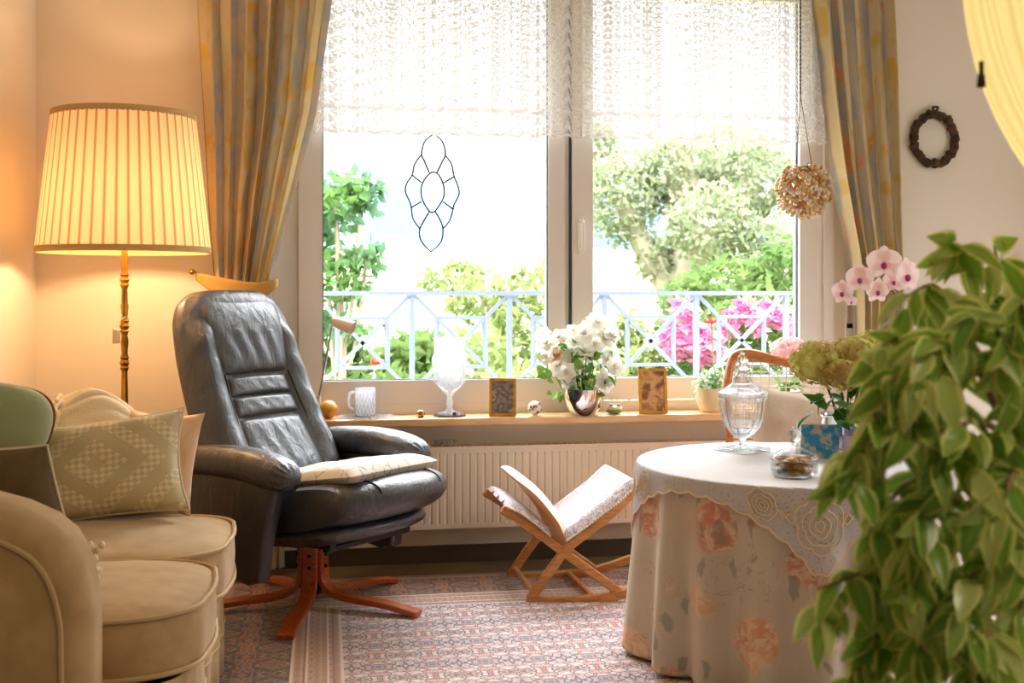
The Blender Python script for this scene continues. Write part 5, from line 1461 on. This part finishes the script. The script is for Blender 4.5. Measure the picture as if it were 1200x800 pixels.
m = MB(); ol = [C_(*p) for p in [(508, 157), (496, 170), (494, 182), (484, 200), (476, 222), (482, 244), (491, 266), (493, 280), (505, 295), (517, 280), (519, 268), (531, 245), (537, 224), (531, 200), (522, 182), (520, 170)]]
m.add([p+V(0, .001, 0) for p in ol]+[p-V(0, .001, 0) for p in ol], [tuple(range(16)), tuple(range(31, 15, -1))]); m.build('glass_pieces', MAT['pane'], t, world=True, smooth=False)
m = MB(); m.tube([C_(508, 157), C_(508, -20)], .0009, 5); m.build('thread', MAT['wire'], t, world=True)
# ---- beaded ball
bc = W(942, 223, 4.78)
t = thing('beaded_ball', 'round hanging ball of amber and clear glass beads on chains at right of window', 'hanging ornament', bc)
Rb_ = 29/F_PX*4.85
rnd = random.Random(2)
Nn = 380; ga = PI*(3-5**.5); nb = 0; bproto = None; rest = MB()
for i in range(Nn):
    z = 1-2*(i+.5)/Nn; r = math.sqrt(1-z*z); a = ga*i
    d = V(r*math.cos(a), r*math.sin(a), z); 
    if d.z > .9: continue
    rad = Rb_*(1+(.0 if i % 3 else .16))
    p = d*rad
    towards = d.dot(-FW)
    if towards > -.05 and nb < 100:
        if bproto is None:
            mm = MB(); mm.ell((0, 0, 0), (.0098, .0098, .0098), 12, 8); bproto = mm.build('bead', MAT['amber2'], t); o = bproto
        else:
            o = bproto.copy(); COL.objects.link(o); o.parent = t
        o.location = p; s_ = rnd.uniform(.8, 1.15); o.scale = (s_, s_, s_); nb += 1
    else: rest.ell(p, (.0098, .0098, .0098), 10, 7)
tag(rest.build('bead', MAT['amber2'], t), kind='stuff')
m = MB()
for i in range(70):
    z = 1-2*(i+.5)/70; r = math.sqrt(1-z*z); a = ga*i; d = V(r*math.cos(a), r*math.sin(a), z); m.ell(d*Rb_*1.13, (.0075, .0075, .0075), 8, 6)
tag(m.build('clear_bead', MAT['crystal'], t), kind='stuff')
m = MB()
for k in range(6):
    a = k*PI/6; m.tube([(Rb_*.96*math.cos(q_)*math.cos(a), Rb_*.96*math.cos(q_)*math.sin(a), Rb_*.96*math.sin(q_)) for q_ in [2*PI*j/28 for j in range(28)]], .0016, 5, closed=True)
m.tube([(.035*math.cos(q_), .035*math.sin(q_), Rb_*.98) for q_ in [2*PI*j/20 for j in range(20)]], .004, 6, closed=True)
m.build('wire_cage', MAT['greenwire'], t)
apex = W(938, 112, 4.78)-bc; m = MB()
for px in (934, 953): e = V((W(px, 190, 4.78)-bc).x, .01, Rb_*.95); m.tube([e, apex], .0018, 5)
top_ = V(apex.x, 0, ZC-bc.z)
n_ = 90
for i in range(n_):
    c = apex.lerp(top_, (i+.5)/n_); m.ell(c, (.0052, .003, .0066), 6, 4) if i % 2 else m.ell(c, (.003, .0052, .0066), 6, 4)
m.build('chain', MAT['wire'], t)
# ================================================================ RATTAN CHAIR
ch = thing('rattan_chair', 'honey rattan armchair with woven back behind the round table', 'armchair', (FW*4.65+RT*1.07))
ch.location.z = 0
cd_ = 4.82
def Q(px, py, d=cd_): return P(px, py, d)
rail = smooth_path([Q(852, 470, 4.76), Q(853, 445, 4.78), Q(858, 422), Q(868, 414.75), Q(885, 416), Q(905, 421), Q(930, 427), Q(950, 436, 4.78), Q(975, 444, 4.75), Q(1010, 447, 4.72), Q(1050, 450, 4.70)], 5)
m = MB(); m.tube(rail, [.017+.006*math.exp(-((i-18)/9)**2) for i in range(len(rail))], 12); m.build('back_rail', MAT['rattan'], ch, world=True)
low = smooth_path([Q(858, 560, 4.75), Q(900, 566, 4.78), Q(950, 566, 4.76), Q(1010, 560, 4.72), Q(1050, 552, 4.70)], 5)
for i, (a, b) in enumerate((((853, 468, 4.76), (862, 640, 4.72)), ((1045, 452, 4.70), (1040, 640, 4.68)))):
    p, q = Q(*a), Q(*b); m = MB(); m.tube([p, V(q.x, q.y, .012)], .016, 10); m.build('leg', MAT['rattan'], ch, world=True)
for px, d in ((850, 4.22), (1040, 4.18)):
    m = MB(); p = P(px, 530, 4.4); pf = FW*(d-.02+.25)+RT*((px-600)/F_PX*4.4); m.tube([V(pf.x, pf.y, .012), V(pf.x, pf.y, .42)], .016, 10); m.build('leg', MAT['rattan'], ch, world=True)
m = MB()
for i in range(19):
    px = lerp(862, 1040, i/18); a = Q(px, interp([(862, 422), (885, 416), (930, 427), (975, 444), (1040, 450)], px)); b = Q(px, 560)
    m.tube([a, b], .0022, 5)
for j in range(24):
    py = lerp(424, 560, j/23); m.tube([Q(lerp(858, 1040, k/24), py+.8*math.sin(k*PI+j*PI) + max(0, 0), cd_+.004*math.cos((k+j)*PI)) if py > interp([(858, 424), (885, 417), (930, 430), (975, 446), (1045, 450)], lerp(858, 1040, k/24)) else Q(lerp(858, 1040, k/24), interp([(858, 424), (885, 418), (930, 430), (975, 446), (1045, 450)], lerp(858, 1040, k/24))) for k in range(25)], .0024, 5)
m.build('woven_back', MAT['wicker_white'], ch, world=True)
sc_ = FW*4.62+RT*1.07
m = MB(); m.prism([(sc_.x-.28, sc_.y-.13), (sc_.x+.28, sc_.y-.13-.09), (sc_.x+.30, sc_.y+.08), (sc_.x-.26, sc_.y+.17)], .36, .40, .01, axis='z'); m.build('seat', MAT['rattan'], ch, world=True)
cushion('beige_cushion', 'plain beige linen cushion leaning against the rattan chair back', 950, 522, 4.66, .48, .42, .12, MAT['beige_cushion'], yb, -10, 8, pinch=.05, wr=.007, seed=7)
# ================================================================ PENDANT LAMP
pd_ = 1.55
pc = P(1622, 0, pd_); Rp = 462/F_PX*pd_
pen = thing('pendant_lamp', 'large yellow silk bowl-shaped pendant lamp cut off by the top right corner', 'pendant lamp', (pc.x, pc.y, P(1600, -88, pd_).z))
n_ = 16
prof = [(Rp*math.cos(a)*1.0, Rp*math.sin(a)*1.05) for a in [(-PI/2+PI*.62*k/24) for k in range(25)]]
m = MB(); m.lathe(prof, 96, cap=False); m.build('lamp_shade', MAT['pendant'], pen)
m = MB(); m.lathe([(prof[-1][0]*1.0, prof[-1][1]-.008), (prof[-1][0]*1.012, prof[-1][1]), (prof[-1][0], prof[-1][1]+.008), (prof[-1][0]*.985, prof[-1][1]), (prof[-1][0]*1.0, prof[-1][1]-.008)], 96, cap=False); m.build('shade_trim', MAT['brown_tassel'], pen)
m = MB(); m.tube([(0, 0, prof[-1][1]*.2), (0, 0, ZC-pen.location.z)], .006, 8)
for k in range(3): a = k*2*PI/3; m.tube([(prof[-1][0]*math.cos(a), prof[-1][0]*math.sin(a), prof[-1][1]), (0, 0, prof[-1][1]+.12)], .002, 6)
m.build('suspension', MAT['blackmetal'], pen)
m = MB(); m.ell((0, 0, .05), (.035, .035, .05)); m.build('bulb', MAT['bulb'], pen)
tpz = P(1150, 72, pd_); ang = math.atan2(tpz.y-pc.y, tpz.x-pc.x)
m = MB(); tz = tpz-pen.location; m.tube([tz, tz-V(0, 0, .018)], .0035, 6); m.lathe([(0, -.036), (.006, -.034), (.0045, -.018), (.002, -.014), (0, -.014)], 10, (tz.x, tz.y, tz.z), cap=False); m.build('tassel', MAT['brown_tassel'], pen)
# ================================================================ FICUS
fd = 1.62
fb = FW*1.75+RT*.80
fic = thing('potted_ficus', 'tall ficus with variegated green leaves filling the right foreground', 'potted plant', (fb.x, fb.y, 0))
m = MB(); m.lathe([(0, 0), (.13, 0), (.17, .25), (.185, .26), (.185, .30), (.17, .30), (.155, .26), (0, .24)], 40, cap=False); m.build('pot', MAT['terracotta'], fic)
m = MB(); m.lathe([(0, .27), (.158, .275), (0, .29)], 24, cap=False); m.build('soil', MAT['soil'], fic)
rnd = random.Random(77)
branches = []   # each: pixel path with depth
tr_top = P(1170, 300, 1.70)
br = [
 [(1215, 620, 1.75), (1190, 430, 1.7), (1160, 330, 1.66), (1128, 290, 1.62), (1112, 288, 1.6)],
 [(1190, 430, 1.7), (1185, 360, 1.68), (1170, 310, 1.66), (1165, 288, 1.64)],
 [(1200, 500, 1.7), (1150, 420, 1.6), (1105, 345, 1.55), (1085, 335, 1.5), (1060, 350, 1.5)],
 [(1200, 500, 1.7), (1120, 440, 1.55), (1060, 400, 1.5), (1035, 405, 1.46)],
 [(1200, 520, 1.7), (1110, 470, 1.5), (1065, 440, 1.45), (1040, 455, 1.42), (1025, 490, 1.42)],
 [(1200, 560, 1.7), (1120, 520, 1.5), (1040, 490, 1.42), (1015, 520, 1.4), (990, 540, 1.4)],
 [(1205, 600, 1.7), (1130, 590, 1.5), (1080, 560, 1.44), (1045, 585, 1.42), (1025, 625, 1.42)],
 [(1205, 650, 1.72), (1120, 640, 1.5), (1040, 620, 1.46), (1010, 668, 1.44), (958, 690, 1.42)],
 [(1205, 700, 1.72), (1120, 690, 1.5), (1050, 690, 1.46), (1030, 715, 1.44), (1020, 755, 1.44)],
 [(1205, 740, 1.72), (1130, 740, 1.5), (1060, 750, 1.46), (1010, 780, 1.44), (985, 815, 1.44)],
 [(1205, 640, 1.72), (1180, 560, 1.5), (1150, 500, 1.4), (1120, 500, 1.36), (1095, 530, 1.36)],
 [(1210, 600, 1.72), (1190, 450, 1.5), (1175, 400, 1.42), (1150, 370, 1.4), (1130, 380, 1.4)],
 [(1230, 600, 1.72), (1220, 420, 1.5), (1205, 350, 1.42), (1190, 380, 1.4), (1185, 430, 1.4)],
 [(1230, 640, 1.72), (1200, 560, 1.45), (1185, 560, 1.36), (1170, 620, 1.34)],
 [(1230, 700, 1.72), (1180, 660, 1.45), (1150, 660, 1.36), (1120, 720, 1.34)],
 [(1230, 760, 1.72), (1180, 740, 1.45), (1150, 750, 1.36), (1140, 800, 1.34)],
 [(1230, 640, 1.72), (1130, 590, 1.45), (1090, 590, 1.38), (1070, 640, 1.36), (1065, 690, 1.36)],
 [(1230, 640, 1.72), (1150, 440, 1.45), (1100, 400, 1.4), (1080, 440, 1.38), (1075, 500, 1.38)],
 [(1230, 740, 1.72), (1140, 700, 1.45), (1100, 700, 1.38), (1080, 760, 1.36)],
 [(1240, 560, 1.72), (1215, 480, 1.5), (1195, 480, 1.42), (1180, 540, 1.4)],
 [(1240, 560, 1.72), (1225, 620, 1.5), (1205, 640, 1.42), (1195, 720, 1.4)],
]
mb = MB()
st0 = V(fb.x, fb.y, .26)
root_ = [st0, st0.lerp(P(1225, 760, 1.74), .6), P(1225, 760, 1.74), P(1215, 620, 1.75), P(1205, 480, 1.72)]
mb.tube(smooth_path(root_, 6), [.018]*25, 10)
mb.tube(smooth_path([st0+V(.02, .01, 0), P(1240, 740, 1.76), P(1230, 560, 1.74)], 6), .014, 8)
mb.build('trunk', MAT['bark_ficus'], fic, world=True)
bm_ = MB(); lf = MB(); lf.fixn = False
lms = [leafmesh(.064, .033, .30, c_, 4, 6) for c_ in (.2, .5, .8)]
for b in br:
    pth = smooth_path([P(*q_) for q_ in b], 6); n_ = len(pth)
    bm_.tube(pth, [lerp(.006, .0014, i/(n_-1)) for i in range(n_)], 6)
    L = sum((pth[i+1]-pth[i]).length for i in range(n_-1))
    cnt = int(L/(.021 if b in br[:4] else .0145))
    for i in range(cnt):
        t_ = (.30+.70*(i+rnd.random())/cnt)*(n_-1); j = min(int(t_), n_-2); p = pth[j].lerp(pth[j+1], t_-j); tg = (pth[j+1]-pth[j]).normalized()
        off = rvec(rnd)*rnd.uniform(0, .028)
        if rnd.random() < .45: p = p+off+V(0, 0, -rnd.uniform(0, .04))
        d = (tg*.4+rvec(rnd)*.75+V(0, 0, -.65)-FW*.1).normalized()
        addm(lf, lms[rnd.randrange(3)], orient(p, d, rvec(rnd)*.7+V(0, 0, .5)-FW*.8) @ Matrix.Scale(rnd.uniform(.7, 1.15), 4))
bm_.build('branches', MAT['bark_ficus'], fic, world=True)
lf.build('foliage', MAT['ficus'], fic, world=True)
# dark bench with terracotta cushion glimpsed behind the ficus
sb = FW*2.9+RT*1.48
t = thing('side_chair', 'dark wooden chair with terracotta seat glimpsed through the ficus leaves', 'chair', (sb.x, sb.y, 0), rz=-YAW-.5)
for x_, y_ in ((-.2, -.2), (.2, -.2), (-.2, .2), (.2, .2)):
    m = MB(); m.tube([(x_, y_, .0), (x_*.95, y_*.95, .42 if y_ < 0 else .9)], .016, 8); m.build('leg', MAT['darkwood'], t)
m = MB(); m.prism([(-.22, -.22), (.22, -.22), (.2, .2), (-.2, .2)], .40, .43, .008, axis='z'); m.build('seat_frame', MAT['darkwood'], t)
m = MB(); m.ell((0, 0, .455), (.205, .20, .035), 28, 10, 6, 2.4); m.build('seat', MAT['terracotta'], t)
for z_ in (.6, .74, .86): m = MB(); m.bar((-.185, .185, z_), (.185, .185, z_), .02, .05); m.build('back_slat', MAT['darkwood'], t, smooth=False)
# added warm fill lamp behind the camera, built as a round ceiling fixture
t = thing('added_fill_lamp', 'added round glowing fill light, unseen above and behind the camera', 'fill light', (1.7, .1, ZC-.12))
m = MB(); m.lathe([(0, 0), (.12, .01), (.19, .05), (.2, .09), (.18, .10), (0, .10)], 40, cap=False); m.build('lamp_shade', glow('added_fill_glow', (255, 214, 170), 3.0), t)
m = MB(); m.lathe([(0, .10), (.21, .10), (.21, .12), (0, .12)], 40, cap=False); m.build('base', MAT['white_gloss'], t)
# ================================================================ LIGHT, CAMERA
def pt(name, loc, w, col, r=.04):
    l = bpy.data.lights.new(name, 'POINT'); l.energy = w; l.color = col; l.shadow_soft_size = r
    o = bpy.data.objects.new(name, l); COL.objects.link(o); o.location = loc; return o
pt('floor_lamp_light', (lx, ly, zb_+.13), LAMP_W, (1.0, .64, .33), .05)
pt('pendant_light', (pc.x, pc.y, pen.location.z+.05), PEND_W, (1.0, .88, .66), .06)
l = bpy.data.lights.new('added_fill_light', 'AREA'); l.shape = 'DISK'; l.size = .36; l.energy = FILL_W; l.color = (1.0, .84, .68)  # warm fill added to brighten the camera side of the room
o = bpy.data.objects.new('added_fill_light', l); COL.objects.link(o); o.location = (1.7, .1, ZC-.125)
def portal(name, loc, rot, sx_, sy_):
    l = bpy.data.lights.new(name, 'AREA'); l.shape = 'RECTANGLE'; l.size = sx_; l.size_y = sy_; l.cycles.is_portal = True
    o = bpy.data.objects.new(name, l); COL.objects.link(o); o.location = loc; o.rotation_euler = rot
portal('window_portal', ((wx0+wx1)/2, YW+.15, (zs+ZT)/2), (-PI/2, 0, 0), wx1-wx0, ZT-zs)
portal('window_portal', (XR+.1, (ry0+ry1)/2, (rz0+rz1)/2), (0, PI/2, 0), rz1-rz0, ry1-ry0)  # portal of the added right-wall window
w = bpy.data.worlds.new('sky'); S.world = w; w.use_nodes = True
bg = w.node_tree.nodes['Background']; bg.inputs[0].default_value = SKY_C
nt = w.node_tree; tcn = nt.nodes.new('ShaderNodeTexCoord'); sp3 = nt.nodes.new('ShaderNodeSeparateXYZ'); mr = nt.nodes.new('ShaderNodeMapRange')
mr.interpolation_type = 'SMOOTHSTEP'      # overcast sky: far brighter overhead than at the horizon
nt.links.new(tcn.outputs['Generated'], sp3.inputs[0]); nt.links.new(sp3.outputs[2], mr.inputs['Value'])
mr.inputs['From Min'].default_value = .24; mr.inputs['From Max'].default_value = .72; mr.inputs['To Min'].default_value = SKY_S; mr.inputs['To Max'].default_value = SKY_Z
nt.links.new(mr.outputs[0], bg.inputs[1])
cam = bpy.data.cameras.new('camera'); co = bpy.data.objects.new('camera', cam); COL.objects.link(co); S.camera = co
co.location = (0, 0, CAMH); co.rotation_euler = (PI/2, 0, -YAW)
cam.sensor_width = 36; cam.lens = 36*F_PX/1200; cam.shift_y = (400-HY)/1200*-1; cam.clip_start = .02; cam.clip_end = 300
cam.dof.use_dof = True; cam.dof.focus_distance = 4.3; cam.dof.aperture_fstop = cam.lens/1000/.0085
S.view_settings.view_transform = 'Standard'; S.view_settings.look = 'None'; S.view_settings.gamma = 1
S.view_settings.use_curve_mapping = False; S.view_settings.exposure = EXPO
S.cycles.use_denoising = True; S.cycles.max_bounces = 10; S.cycles.transparent_max_bounces = 24; S.cycles.diffuse_bounces = 5; S.cycles.transmission_bounces = 10; S.cycles.glossy_bounces = 4
S.cycles.sample_clamp_indirect = 6; S.cycles.caustics_refractive = False; S.cycles.caustics_reflective = False
